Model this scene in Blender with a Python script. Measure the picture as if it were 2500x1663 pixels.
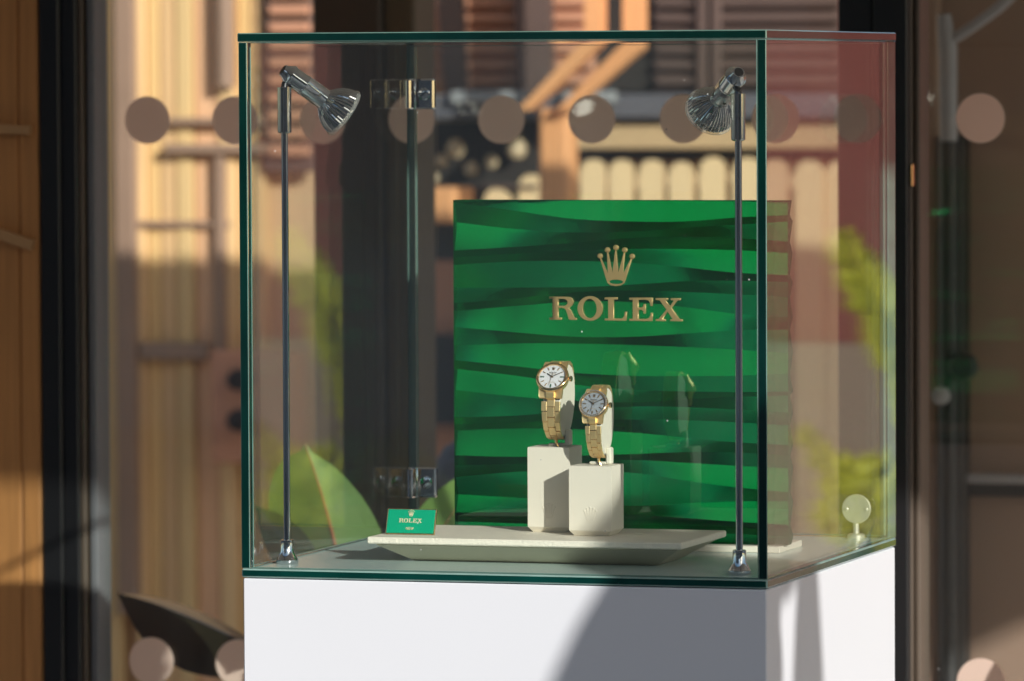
import bpy, bmesh, math, random
import numpy as np
from mathutils import Vector, Matrix

random.seed(7)
for _o in list(bpy.data.objects):
    bpy.data.objects.remove(_o)
SC = bpy.context.scene
COL = SC.collection

# ------------------------------------------------------------------ camera
CAM_H, PITCH, ROLL, FPX = 1.6, 0.0448, 0.0045, 14376.58
cam_d = bpy.data.cameras.new('camera')
cam = bpy.data.objects.new('camera', cam_d)
COL.objects.link(cam)
cam_d.sensor_width = 36.0
cam_d.lens = FPX / 2500 * 36
cam_d.clip_start, cam_d.clip_end = 0.1, 900
_R, _U, _F = Vector((1, 0, 0)), Vector((0, math.sin(PITCH), math.cos(PITCH))), Vector((0, math.cos(PITCH), -math.sin(PITCH)))
_sx = _R * math.cos(ROLL) - _U * math.sin(ROLL)
_sy = _R * math.sin(ROLL) + _U * math.cos(ROLL)
_m = Matrix.Identity(4)
for _i in range(3):
    _m[_i][0], _m[_i][1], _m[_i][2] = _sx[_i], _sy[_i], -_F[_i]
_m[2][3] = CAM_H
cam.matrix_world = _m
cam_d.dof.use_dof = True
cam_d.dof.focus_distance = 6.62
cam_d.dof.aperture_fstop = 7.8
SC.camera = cam

# ------------------------------------------------- the display's own axes
# u runs along the case front (0 at its right front edge), v goes back, w goes up from the plinth top
TH, X0, Y0, Z0 = -0.2995, 0.2778, 6.4159, CAM_H - 0.5607
CT, ST = math.cos(TH), math.sin(TH)
def W3(u, v, w):
    return Vector((X0 + u * CT - v * ST, Y0 + u * ST + v * CT, Z0 + w))
def at(px, py, v):
    """measured photo position taken on the plane v -> (u, v, w) in metres"""
    a, b = (px - 1250) / FPX, (831.5 - py) / FPX
    xc = a * math.cos(ROLL) + b * math.sin(ROLL)
    yc = -a * math.sin(ROLL) + b * math.cos(ROLL)
    d = (xc, math.cos(PITCH) + yc * math.sin(PITCH), -math.sin(PITCH) + yc * math.cos(PITCH))
    ox, oy, oz = -X0, -Y0, CAM_H - Z0
    o = (ox * CT + oy * ST, -ox * ST + oy * CT, oz)
    dl = (d[0] * CT + d[1] * ST, -d[0] * ST + d[1] * CT, d[2])
    t = (v - o[1]) / dl[1]
    return Vector((o[0] + t * dl[0], v, o[2] + t * dl[2]))

# ------------------------------------------------------------ sky and sun
SUN_L = Vector((0.677, -0.658, 0.330)).normalized()          # towards the sun, case axes
SUN_W = Vector((SUN_L.x * CT - SUN_L.y * ST, SUN_L.x * ST + SUN_L.y * CT, SUN_L.z))
world = bpy.data.worlds.new('World')
SC.world = world
world.use_nodes = True
_nt = world.node_tree
_nt.nodes.clear()
_sky = _nt.nodes.new('ShaderNodeTexSky')
_sky.sky_type = 'NISHITA'
_sky.sun_disc = False
_sky.sun_elevation = math.asin(SUN_W.z)
_sky.sun_rotation = math.atan2(SUN_W.x, SUN_W.y)
_sky.air_density, _sky.dust_density = 1.0, 1.0
_bg = _nt.nodes.new('ShaderNodeBackground')
_bg.inputs['Strength'].default_value = 0.15
_ow = _nt.nodes.new('ShaderNodeOutputWorld')
_nt.links.new(_sky.outputs[0], _bg.inputs[0])
_nt.links.new(_bg.outputs[0], _ow.inputs[0])
sun_d = bpy.data.lights.new('sun', 'SUN')
sun_d.energy = 4.7
sun_d.angle = math.radians(0.53)
sun_d.color = (1.0, 0.965, 0.915)
sun = bpy.data.objects.new('sun', sun_d)
sun.rotation_euler = SUN_W.to_track_quat('Z', 'Y').to_euler()
sun.location = (6, -8, 8)
COL.objects.link(sun)
SC.view_settings.view_transform = 'Standard'
SC.view_settings.look = 'None'
SC.view_settings.exposure = 0.0
SC.view_settings.gamma = 1.0
SC.view_settings.use_curve_mapping = False
SC.render.engine = 'CYCLES'
SC.cycles.max_bounces = 14
SC.cycles.transparent_max_bounces = 40
SC.cycles.glossy_bounces = 8
SC.cycles.diffuse_bounces = 4
SC.cycles.transmission_bounces = 8
SC.cycles.caustics_reflective = False
SC.cycles.caustics_refractive = False
SC.cycles.sample_clamp_indirect = 6.0
SC.cycles.use_denoising = True
SC.cycles.denoiser = 'OPENIMAGEDENOISE'

# -------------------------------------------------------------- materials
def nodes_of(name):
    m = bpy.data.materials.new(name)
    m.use_nodes = True
    nt = m.node_tree
    nt.nodes.clear()
    out = nt.nodes.new('ShaderNodeOutputMaterial')
    return m, nt, out
def noise_fac(nt, scale, stretch=(1, 1, 1), detail=4):
    tc = nt.nodes.new('ShaderNodeTexCoord')
    mp = nt.nodes.new('ShaderNodeMapping')
    mp.inputs['Scale'].default_value = stretch
    nz = nt.nodes.new('ShaderNodeTexNoise')
    nz.inputs['Scale'].default_value = scale
    nz.inputs['Detail'].default_value = detail
    nt.links.new(tc.outputs['Object'], mp.inputs[0])
    nt.links.new(mp.outputs[0], nz.inputs['Vector'])
    return nz.outputs['Fac']
def mat(name, col, rough=.5, metal=0.0, var=.08, vs=6, stretch=(1, 1, 1), bump=0.0, bs=80, bstretch=(1, 1, 1),
        spec=.5, coat=0.0, rvar=0.0, trans=0.0, bdist=.002):
    m, nt, out = nodes_of(name)
    b = nt.nodes.new('ShaderNodeBsdfPrincipled')
    b.inputs['Roughness'].default_value = rough
    b.inputs['Metallic'].default_value = metal
    b.inputs['Specular IOR Level'].default_value = spec
    b.inputs['Coat Weight'].default_value = coat
    f = noise_fac(nt, vs, stretch)
    mix = nt.nodes.new('ShaderNodeMix')
    mix.data_type = 'RGBA'
    mix.inputs[6].default_value = (*[max(0, c * (1 - 1.6 * var)) for c in col], 1)
    mix.inputs[7].default_value = (*[min(1, c * (1 + 1.6 * var)) for c in col], 1)
    nt.links.new(f, mix.inputs[0])
    nt.links.new(mix.outputs[2], b.inputs['Base Color'])
    if rvar:
        mr = nt.nodes.new('ShaderNodeMapRange')
        mr.inputs['To Min'].default_value = max(0, rough - rvar)
        mr.inputs['To Max'].default_value = rough + rvar
        nt.links.new(noise_fac(nt, vs * 2.3), mr.inputs[0])
        nt.links.new(mr.outputs[0], b.inputs['Roughness'])
    if bump:
        bp = nt.nodes.new('ShaderNodeBump')
        bp.inputs['Strength'].default_value = bump
        bp.inputs['Distance'].default_value = bdist
        nt.links.new(noise_fac(nt, bs, bstretch, 3), bp.inputs['Height'])
        nt.links.new(bp.outputs[0], b.inputs['Normal'])
    sh = b.outputs[0]
    if trans:
        tr = nt.nodes.new('ShaderNodeBsdfTranslucent')
        nt.links.new(mix.outputs[2], tr.inputs[0])
        ms = nt.nodes.new('ShaderNodeMixShader')
        ms.inputs[0].default_value = trans
        nt.links.new(sh, ms.inputs[1])
        nt.links.new(tr.outputs[0], ms.inputs[2])
        sh = ms.outputs[0]
    nt.links.new(sh, out.inputs[0])
    return m
def glass(name, tint, f0=.042, dust=0.0, rough=0.0):
    """polished sheet: clear inside, mirror-like by Fresnel at the surface, a little dust"""
    m, nt, out = nodes_of(name)
    lw = nt.nodes.new('ShaderNodeLayerWeight')
    lw.inputs['Blend'].default_value = .5
    pw = nt.nodes.new('ShaderNodeMath'); pw.operation = 'POWER'
    pw.inputs[1].default_value = 5
    nt.links.new(lw.outputs['Facing'], pw.inputs[0])
    ma = nt.nodes.new('ShaderNodeMath'); ma.operation = 'MULTIPLY_ADD'
    ma.inputs[1].default_value = 1 - f0
    ma.inputs[2].default_value = f0
    nt.links.new(pw.outputs[0], ma.inputs[0])
    tr = nt.nodes.new('ShaderNodeBsdfTransparent')
    tr.inputs[0].default_value = (*tint, 1)
    gl = nt.nodes.new('ShaderNodeBsdfGlossy')
    gl.inputs['Roughness'].default_value = rough
    gl.inputs[0].default_value = (1, 1, 1, 1)
    ms = nt.nodes.new('ShaderNodeMixShader')
    nt.links.new(ma.outputs[0], ms.inputs[0])
    nt.links.new(tr.outputs[0], ms.inputs[1])
    nt.links.new(gl.outputs[0], ms.inputs[2])
    sh = ms.outputs[0]
    if dust:
        tc = nt.nodes.new('ShaderNodeTexCoord')
        vo = nt.nodes.new('ShaderNodeTexVoronoi')
        vo.inputs['Scale'].default_value = 42
        nt.links.new(tc.outputs['Object'], vo.inputs['Vector'])
        lt = nt.nodes.new('ShaderNodeMapRange')
        lt.inputs['From Min'].default_value = .055
        lt.inputs['From Max'].default_value = .02
        lt.inputs['To Min'].default_value = 0
        lt.inputs['To Max'].default_value = .55
        nt.links.new(vo.outputs['Distance'], lt.inputs[0])
        # only some cells carry a speck
        sp = nt.nodes.new('ShaderNodeSeparateColor')
        nt.links.new(vo.outputs['Color'], sp.inputs[0])
        gt = nt.nodes.new('ShaderNodeMath'); gt.operation = 'GREATER_THAN'
        gt.inputs[1].default_value = .86
        nt.links.new(sp.outputs[0], gt.inputs[0])
        mu = nt.nodes.new('ShaderNodeMath'); mu.operation = 'MULTIPLY'
        nt.links.new(lt.outputs[0], mu.inputs[0]); nt.links.new(gt.outputs[0], mu.inputs[1])
        ad = nt.nodes.new('ShaderNodeMath'); ad.operation = 'MULTIPLY_ADD'
        nz = noise_fac(nt, 5)
        ad.inputs[1].default_value = dust
        nt.links.new(nz, ad.inputs[0]); nt.links.new(mu.outputs[0], ad.inputs[2])
        df = nt.nodes.new('ShaderNodeBsdfDiffuse')
        df.inputs[0].default_value = (.75, .75, .73, 1)
        m2 = nt.nodes.new('ShaderNodeMixShader')
        nt.links.new(ad.outputs[0], m2.inputs[0])
        nt.links.new(sh, m2.inputs[1]); nt.links.new(df.outputs[0], m2.inputs[2])
        sh = m2.outputs[0]
    nt.links.new(sh, out.inputs[0])
    return m
def solid_glass(name, col, rough):
    m, nt, out = nodes_of(name)
    g_ = nt.nodes.new('ShaderNodeBsdfGlass')
    g_.inputs['Color'].default_value = (*col, 1)
    g_.inputs['Roughness'].default_value = rough
    g_.inputs['IOR'].default_value = 1.49
    nt.links.new(g_.outputs[0], out.inputs[0])
    return m
def polished_block(name, col):
    m, nt, out = nodes_of(name)
    g_ = nt.nodes.new('ShaderNodeBsdfGlass')
    g_.inputs['Color'].default_value = (*col, 1); g_.inputs['Roughness'].default_value = 0; g_.inputs['IOR'].default_value = 1.49
    gl = nt.nodes.new('ShaderNodeBsdfGlossy'); gl.inputs['Roughness'].default_value = 0
    gl.inputs[0].default_value = (1, 1, 1, 1)
    lw = nt.nodes.new('ShaderNodeLayerWeight'); lw.inputs['Blend'].default_value = .5
    pw = nt.nodes.new('ShaderNodeMath'); pw.operation = 'POWER'; pw.inputs[1].default_value = 5
    nt.links.new(lw.outputs['Facing'], pw.inputs[0])
    ma = nt.nodes.new('ShaderNodeMath'); ma.operation = 'MULTIPLY_ADD'; ma.inputs[1].default_value = .93; ma.inputs[2].default_value = .06
    nt.links.new(pw.outputs[0], ma.inputs[0])
    ge = nt.nodes.new('ShaderNodeNewGeometry')
    iv = nt.nodes.new('ShaderNodeMath'); iv.operation = 'SUBTRACT'; iv.inputs[0].default_value = 1
    nt.links.new(ge.outputs['Backfacing'], iv.inputs[1])
    mu = nt.nodes.new('ShaderNodeMath'); mu.operation = 'MULTIPLY'
    nt.links.new(ma.outputs[0], mu.inputs[0]); nt.links.new(iv.outputs[0], mu.inputs[1])
    ms = nt.nodes.new('ShaderNodeMixShader')
    nt.links.new(mu.outputs[0], ms.inputs[0]); nt.links.new(g_.outputs[0], ms.inputs[1]); nt.links.new(gl.outputs[0], ms.inputs[2])
    nt.links.new(ms.outputs[0], out.inputs[0])
    return m
def emit(name, col, s):
    m, nt, out = nodes_of(name)
    e = nt.nodes.new('ShaderNodeEmission')
    e.inputs[0].default_value = (*col, 1); e.inputs[1].default_value = s
    nt.links.new(e.outputs[0], out.inputs[0])
    return m

MT = dict(
    glass=glass('clear_glass', (.965, .985, .975), dust=.006),
    shopglass=glass('shop_window_glass', (.95, .965, .955), dust=.004),
    acrylic=glass('green_acrylic', (.80, .97, .87), .045),
    crystal=glass('watch_crystal', (.99, .99, .99), .04),
    edge=mat('glass_edge_green', (.001, .020, .016), .10, var=.5, vs=9, stretch=(1, 1, 1), spec=.6, coat=.4),
    chamfer=mat('glass_chamfer', (.12, .22, .19), .12, var=.25, vs=30, spec=.8, coat=.3),
    white=mat('white_lacquer', (.72, .735, .775), .42, var=.012, vs=3, spec=.22, bump=.02, bs=350),
    chrome=mat('chrome', (.60, .61, .64), .06, 1.0, var=.03, vs=30),
    darkchrome=mat('dark_chrome', (.12, .12, .13), .15, 1.0, var=.05),
    nickel=mat('brushed_nickel', (.90, .87, .72), .42, .65, var=.05, vs=40, stretch=(1, 1, .05)),
    gold=mat('gold', (.83, .56, .24), .22, 1.0, var=.06, vs=60, rvar=.05),
    goldbrush=mat('gold_brushed', (1.0, .71, .36), .52, 1.0, var=.08, vs=500, stretch=(6, .2, .2)),
    goldpol=mat('gold_polished', (.98, .67, .34), .10, 1.0, var=.03, vs=60),
    signgold=mat('sign_gold', (.60, .43, .19), .48, .70, var=.05, vs=40),
    green=polished_block('green_acrylic_polished', (.03, .70, .41)),
    greensatin=solid_glass('green_acrylic_satin', (.03, .70, .41), .22),
    cardgreen=mat('card_green', (.002, .36, .19), .35, var=.01, vs=10, spec=.3),
    cream=mat('cream_leather', (.80, .735, .615), .62, var=.015, vs=60, bump=.08, bs=420, bdist=.0006),
    creamtray=mat('cream_grained_leather', (.92, .845, .71), .6, var=.05, vs=90, bump=.8, bs=330, bdist=.0012),
    creampad=mat('cream_suede', (.74, .70, .57), .75, var=.02, vs=60),
    taupe=mat('taupe_leather', (.55, .475, .355), .55, var=.05, vs=40, bump=.3, bs=300, bdist=.0006),
    dialwhite=mat('white_dial', (.86, .86, .88), .25, var=.01),
    dialpearl=mat('pearl_dial', (.36, .39, .43), .18, var=.14, vs=160, spec=.7),
    markgreen=mat('green_marker', (.01, .10, .05), .3),
    markdark=mat('dark_marker', (.05, .045, .035), .3),
    diamond=mat('diamond', (.92, .84, .84), .05, 0.75, var=.2, vs=900),
    reflector=mat('ribbed_reflector', (.50, .50, .50), .09, 1.0, var=.10, vs=30, rvar=.06),
    lampglass=glass('lamp_rim_glass', (.90, .90, .86), .10, dust=.34),
    lamp=emit('lit_lamp_face', (1.0, .93, .80), 8.0),
    black=mat('black_frame', (.010, .010, .011), .35, var=.2, vs=4, stretch=(1, 1, .1)),
    frameedge=mat('frame_brown_strip', (.10, .075, .055), .5, var=.15, vs=4),
    dot=mat('frosted_dot', (.95, .79, .69), .75, var=.02, vs=5, trans=.5),
    oak=mat('oak_cladding', (.46, .21, .065), .55, var=.22, vs=14, stretch=(8, 8, .35), bump=.25, bs=40, bstretch=(10, 10, .4)),
    streaktone=mat('pale_light_streak', (.44, .25, .11), .6, var=.1, vs=20, stretch=(1, 1, 1)),  # tone of the light streaks across the oak
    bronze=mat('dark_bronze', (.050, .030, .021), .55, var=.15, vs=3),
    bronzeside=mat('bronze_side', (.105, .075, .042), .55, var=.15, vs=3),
    pave=mat('paving', (.080, .083, .092), .8, var=.15, vs=1.5, bump=.3, bs=30),
    shade_canopy_soffit=mat('shade_canopy_paint', (.86, .80, .73), .6, var=.04, vs=3),
    steel=mat('painted_steel', (.16, .165, .175), .45, var=.05),
    leafgreen=mat('rubber_leaf', (.22, .36, .10), .38, var=.12, vs=20, spec=.4, trans=.30),
    leafdeep=mat('deep_green_leaf', (.03, .075, .035), .35, var=.2, vs=18, trans=.1),
    leafdark=mat('burgundy_leaf', (.026, .023, .013), .33, var=.2, vs=20, spec=.6),
    rib=mat('red_midrib', (.42, .13, .05), .5, var=.1),
    ribdark=mat('dark_midrib', (.08, .085, .115), .4, var=.1),
    frond=mat('yellow_green_frond', (.66, .66, .05), .5, var=.25, vs=20, trans=.35),
    stem=mat('plant_stem', (.13, .09, .05), .7, var=.2),
    clay=mat('clay_pot', (.35, .17, .10), .75, var=.1),
    soil=mat('soil', (.05, .035, .025), .9, var=.3, vs=60),
    plaster=mat('tan_plaster', (.72, .48, .28), .85, var=.10, vs=2.5, bump=.3, bs=40),
    redwall=mat('red_painted_wall', (.24, .058, .046), .8, var=.10, vs=2),
    terra=mat('terracotta_paint', (.62, .30, .18), .7, var=.08, vs=6),
    orange=mat('orange_timber', (.86, .40, .17), .6, var=.08, vs=5),
    midbrown=mat('mid_brown_timber', (.34, .22, .15), .6, var=.12, vs=5),
    dark_brown=mat('brown_paint_and_shade', (.125, .078, .064), .6, var=.15, vs=6),  # real brown paint; also stands in for shutter shade and shadows
    slate=mat('slate_paint', (.13, .125, .145), .5, var=.2, vs=3),
    beige=mat('beige_beam', (.62, .42, .23), .75, var=.08, vs=4),
    picket=mat('pale_picket', (.90, .65, .37), .7, var=.06, vs=5),
    picketdull=mat('weathered_picket', (.80, .52, .30), .75, var=.12, vs=5),
    recess=mat('dark_recess', (.030, .022, .018), .8, var=.2),  # near black; also stands in for shade in the niche and under the beam
    bottle=mat('pale_pottery', (.62, .47, .30), .4, var=.1),
    parti=mat('brown_partition', (.30, .205, .15), .6, var=.15, vs=1.6, stretch=(1, 1, .3)),
    partdark=mat('black_partition_post', (.015, .017, .017), .5, var=.2),
    greypole=mat('grey_pole', (.33, .33, .34), .45, var=.12, vs=6),
    blue=mat('blue_cloth', (.15, .17, .26), .9, var=.2, vs=9),
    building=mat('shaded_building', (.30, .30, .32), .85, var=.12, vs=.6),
    pane=mat('dark_window', (.03, .035, .04), .08, var=.1, spec=.8),
)
BOARDS = [mat('tan_board', c, .75, var=.10, vs=5, stretch=(6, 6, .5)) for c in
          ((.88, .58, .25), (.78, .54, .25), (.90, .60, .30), (.76, .49, .24), (.84, .50, .28))]

# ------------------------------------------------------------ mesh helpers
class MB:
    """collects geometry in display axes; build() makes ONE mesh object"""
    def __init__(s):
        s.v, s.f, s.m = [], [], []
    def add(s, vs, fs, mi=0):
        n = len(s.v)
        s.v += [Vector(p) for p in vs]
        s.f += [tuple(i + n for i in f) for f in fs]
        s.m += [mi] * len(fs)
        return s
    def box(s, a, b, ch=0.0, mi=0, mats=None):
        """axis box a..b; ch = chamfer; mats = (glass axis, slot big, slot edge, slot chamfer)"""
        a, b = [min(p, q) for p, q in zip(a, b)], [max(p, q) for p, q in zip(a, b)]
        idx, vs, fs, ms = {}, [], [], []
        def vid(ax, sg):
            key = (ax, sg)
            if key not in idx:
                p = []
                for k in range(3):
                    e = a[k] if sg[k] < 0 else b[k]
                    p.append(e if (k == ax or ch == 0) else e - ch * sg[k])
                idx[key] = len(vs); vs.append(p)
            return idx[key]
        S = (-1, 1)
        for ax in range(3):
            o = [k for k in range(3) if k != ax]
            for sg in S:
                loop = []
                for p, q in ((-1, -1), (1, -1), (1, 1), (-1, 1)):
                    t = [0, 0, 0]; t[ax] = sg; t[o[0]] = p; t[o[1]] = q
                    loop.append(vid(ax if ch else -1, tuple(t)))
                fs.append(tuple(loop)); ms.append(mi if mats is None else (mats[1] if ax == mats[0] else mats[2]))
        if ch:
            for ax in range(3):                      # edge chamfers run along ax
                o = [k for k in range(3) if k != ax]
                for p in S:
                    for q in S:
                        t0, t1 = [0] * 3, [0] * 3
                        t0[ax], t1[ax] = -1, 1
                        for t in (t0, t1): t[o[0]], t[o[1]] = p, q
                        fs.append((vid(o[0], tuple(t0)), vid(o[0], tuple(t1)), vid(o[1], tuple(t1)), vid(o[1], tuple(t0))))
                        ms.append(mi if mats is None else mats[3])
            for p in S:
                for q in S:
                    for r in S:
                        fs.append(tuple(vid(k, (p, q, r)) for k in range(3))); ms.append(mi if mats is None else mats[3])
        n = len(s.v)
        s.v += [Vector(p) for p in vs]; s.f += [tuple(i + n for i in f) for f in fs]; s.m += ms
        return s
    def lathe(s, prof, o, ax, n=24, mi=0, flute=None, close=True):
        """prof = [(radius, distance along ax)]"""
        o, ax = Vector(o), Vector(ax).normalized()
        x = ax.orthogonal().normalized(); y = ax.cross(x)
        vs, fs = [], []
        for j, (r, t) in enumerate(prof):
            for i in range(n):
                rr = r * (1 + (flute(j, i) if flute else 0))
                an = 2 * math.pi * i / n
                vs.append(o + ax * t + (x * math.cos(an) + y * math.sin(an)) * rr)
        for j in range(len(prof) - 1):
            for i in range(n):
                k = (i + 1) % n
                fs.append((j * n + i, j * n + k, (j + 1) * n + k, (j + 1) * n + i))
        if close:
            fs.append(tuple(range(n))[::-1]); fs.append(tuple((len(prof) - 1) * n + i for i in range(n)))
        return s.add(vs, fs, mi)
    def tube(s, pts, rad, n=12, mi=0):
        pts = [Vector(p) for p in pts]
        rad = rad if isinstance(rad, (list, tuple)) else [rad] * len(pts)
        vs, fs, x = [], [], None
        for j, p in enumerate(pts):
            d = (pts[min(j + 1, len(pts) - 1)] - pts[max(j - 1, 0)]).normalized()
            x = d.orthogonal().normalized() if x is None else (x - d * x.dot(d)).normalized()
            y = d.cross(x)
            for i in range(n):
                a = 2 * math.pi * i / n
                vs.append(p + (x * math.cos(a) + y * math.sin(a)) * rad[j])
        for j in range(len(pts) - 1):
            for i in range(n):
                k = (i + 1) % n
                fs.append((j * n + i, j * n + k, (j + 1) * n + k, (j + 1) * n + i))
        fs.append(tuple(range(n))[::-1]); fs.append(tuple((len(pts) - 1) * n + i for i in range(n)))
        return s.add(vs, fs, mi)
    def prism(s, poly, fn, d0, d1, mi=0):
        """poly of 2D points, fn(a, b, d) -> point; extruded d0..d1"""
        n = len(poly)
        vs = [fn(a, b, d0) for a, b in poly] + [fn(a, b, d1) for a, b in poly]
        fs = [tuple(range(n)), tuple(range(n, 2 * n))[::-1]] + [(i, (i + 1) % n, n + (i + 1) % n, n + i) for i in range(n)]
        return s.add(vs, fs, mi)
    def mesh(s, name, mats, origin=(0, 0, 0), smooth=False):
        o = Vector(origin)
        me = bpy.data.meshes.new(name)
        me.from_pydata([tuple(p - o) for p in s.v], [], s.f)
        for m in (mats if isinstance(mats, (list, tuple)) else [mats]):
            me.materials.append(m)
        me.polygons.foreach_set('material_index', s.m)
        bm = bmesh.new(); bm.from_mesh(me)
        bmesh.ops.recalc_face_normals(bm, faces=bm.faces)
        bm.to_mesh(me); bm.free()
        if smooth:
            me.polygons.foreach_set('use_smooth', [True] * len(me.polygons))
            me.set_sharp_from_angle(angle=math.radians(38))
        me.update()
        return me

def put(name, me, parent=None):
    o = bpy.data.objects.new(name, me)
    COL.objects.link(o)
    if parent is not None:
        o.parent = parent
    return o
def tag(o, label=None, cat=None, group=None, kind=None):
    for k, x in (('label', label), ('category', cat), ('group', group), ('kind', kind)):
        if x: o[k] = x
    return o
class Thing:
    """an Empty at the base of a thing; part() adds mesh children given in display axes"""
    def __init__(s, name, org, label, cat, group=None):
        s.org = Vector(org)
        s.o = bpy.data.objects.new(name, None)
        s.o.empty_display_size = .05
        COL.objects.link(s.o)
        s.o.location = W3(*org); s.o.rotation_euler = (0, 0, TH)
        tag(s.o, label, cat, group)
    def part(s, name, mb, mats, parent=None, smooth=False, label=None):
        o = put(name, mb.mesh(name, mats, s.org, smooth), parent or s.o)
        if label: o['label'] = label
        return o
def single(name, mb, mats, org, label=None, cat=None, group=None, kind=None, smooth=False):
    o = put(name, mb.mesh(name, mats, org, smooth))
    o.location = W3(*org); o.rotation_euler = (0, 0, TH)
    return tag(o, label, cat, group, kind)
GW = -Z0                                                    # ground level in display axes

# ================================================================ setting
g = MB()
g.add([(-200, -200, GW), (200, -200, GW), (200, 200, GW), (-200, 200, GW)], [(0, 1, 2, 3)])
single('ground', g, MT['pave'], (0, 0, GW), kind='structure')
g = MB()
g.add([(-9, .45, GW + .004), (9, .45, GW + .004), (9, 6.1, GW + .004), (-9, 6.1, GW + .004)], [(0, 1, 2, 3)])
single('bounce_terrace', g, mat('pale_bounce_ground', (.74, .66, .58), .75, var=.08, vs=3), (0, .62, GW + .004), kind='structure')  # pale ground added to bounce sunlight up under the canopy

# canopy added out of view above the shop front, cut to shade the glazing above 1.06 m and the far wall below 1.2 m
CH = 2.5 + GW
c = Thing('shade_canopy', (0, -1.31, GW), 'unseen flat canopy on thin steel posts, added to shade the glazed shop front', 'canopy')
c.part('roof', MB().box((-6.0, -1.31, CH), (3.3, 3.42, CH + .10), .006), MT['shade_canopy_soffit'])  # added roof kept pale so its underside bounces light
c.part('shade_canopy_fascia', MB().box((-6.02, -1.36, CH - .03), (3.32, -1.315, CH + .14), .004), MT['steel'])
for _u, _v in ((-5.5, -1.2), (3.2, -1.2), (-5.5, 3.3), (3.2, 3.3)):
    c.part('post', MB().box((_u - .05, _v - .05, GW), (_u + .05, _v + .05, CH - .001), .005), MT['steel'])

# building across the street, behind the camera: what the front glass mirrors
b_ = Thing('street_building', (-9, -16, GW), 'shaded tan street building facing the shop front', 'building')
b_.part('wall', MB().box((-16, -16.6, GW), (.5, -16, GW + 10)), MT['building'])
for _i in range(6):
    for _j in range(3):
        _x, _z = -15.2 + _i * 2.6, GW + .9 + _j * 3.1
        _wn = b_.part('window', MB().box((_x, -15.98, _z), (_x + 1.3, -15.90, _z + 1.9), .02), MT['dark_brown'])
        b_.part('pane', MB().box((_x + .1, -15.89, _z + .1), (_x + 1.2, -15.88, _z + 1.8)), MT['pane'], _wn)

b_ = Thing('sky_block_building', (20, -16, GW), 'unseen low building row added across the street to block low sky', 'building')  # row added behind the camera to cut the warm low sky
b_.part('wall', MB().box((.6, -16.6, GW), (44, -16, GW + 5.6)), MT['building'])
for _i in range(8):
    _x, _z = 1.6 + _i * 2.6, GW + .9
    _wn = b_.part('window', MB().box((_x, -15.98, _z), (_x + 1.3, -15.90, _z + 1.9), .02), MT['dark_brown'])
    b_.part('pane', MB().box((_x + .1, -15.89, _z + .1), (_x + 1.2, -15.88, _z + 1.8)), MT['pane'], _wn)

# ---------------------------------------------------------- far wall (v = 6)
FV = 6.2
def fbox(px0, py0, px1, py1, v0, depth, ch=.004):
    p, q = at(px0, py1, v0), at(px1, py0, v0)
    return MB().box((p.x, v0, p.z), (q.x, v0 + depth, q.z), ch)
t = Thing('boarded_house', (-2.6, FV, GW), 'sunlit tan boarded house wall with ledges, seen blurred through the window', 'building')
_p = at(1005, 0, FV)
t.part('wall', MB().box((-6.5, FV + .06, GW), (_p.x, FV + .30, GW + 3.4)), MT['plaster'])
_edges = [150, 188, 228, 286, 322, 352, 385, 426, 470, 528, 574, 612, 642]
for _i in range(len(_edges) - 1):
    if _edges[_i] == 286: continue
    _a, _b = at(_edges[_i] + 1.5, 700, FV), at(_edges[_i + 1] - 1.5, 700, FV)
    _d = random.uniform(0, .022)
    t.part('board', MB().box((_a.x, FV + .01 + _d, GW + .02), (_b.x, FV + .058, GW + 3.0), .004), BOARDS[(_i * 3) % 5])
t.part('corner_post', fbox(287, -400, 322, 1500, FV - .012, .06), MT['midbrown'])
t.part('downpipe', MB().lathe([(.022, 0), (.022, 1.6)], at(551, 212, FV - .012), (0, 0, 1), 14), MT['midbrown'], smooth=True)
t.part('upper_ledge', fbox(410, 287, 700, 306, FV - .02, .07), MT['midbrown'])
t.part('lower_ledge', fbox(402, 352, 705, 376, FV - .025, .07), MT['midbrown'])
t.part('ledge_post', fbox(524, 376, 546, 900, FV - .01, .06), MT['midbrown'])
_s = t.part('louvre_shutter', fbox(642, -300, 764, 420, FV - .01, .03), MT['dark_brown'])
for _i in range(16):
    _y = -290 + _i * 43
    t.part('slat', fbox(655, _y, 752, _y + 26, FV - .035, .022, .003), MT['terra'], _s)
t.part('string_course', fbox(330, 540, 560, 556, FV - .0, .05), MT['midbrown'])
_cb = t.part('wall_cabinet', fbox(515, 860, 712, 1130, FV - .09, .10), MT['terra'])
for _y in (926, 1025):
    t.part('knob', MB().lathe([(.002, -.05), (.022, -.045), (.026, -.02), (.016, 0)], at(592, _y, FV - .091), (0, 1, 0), 14), MT['recess'], _cb, True)
t.part('blue_band', fbox(340, 838, 505, 878, FV - .012, .02), MT['midbrown'])

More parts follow.
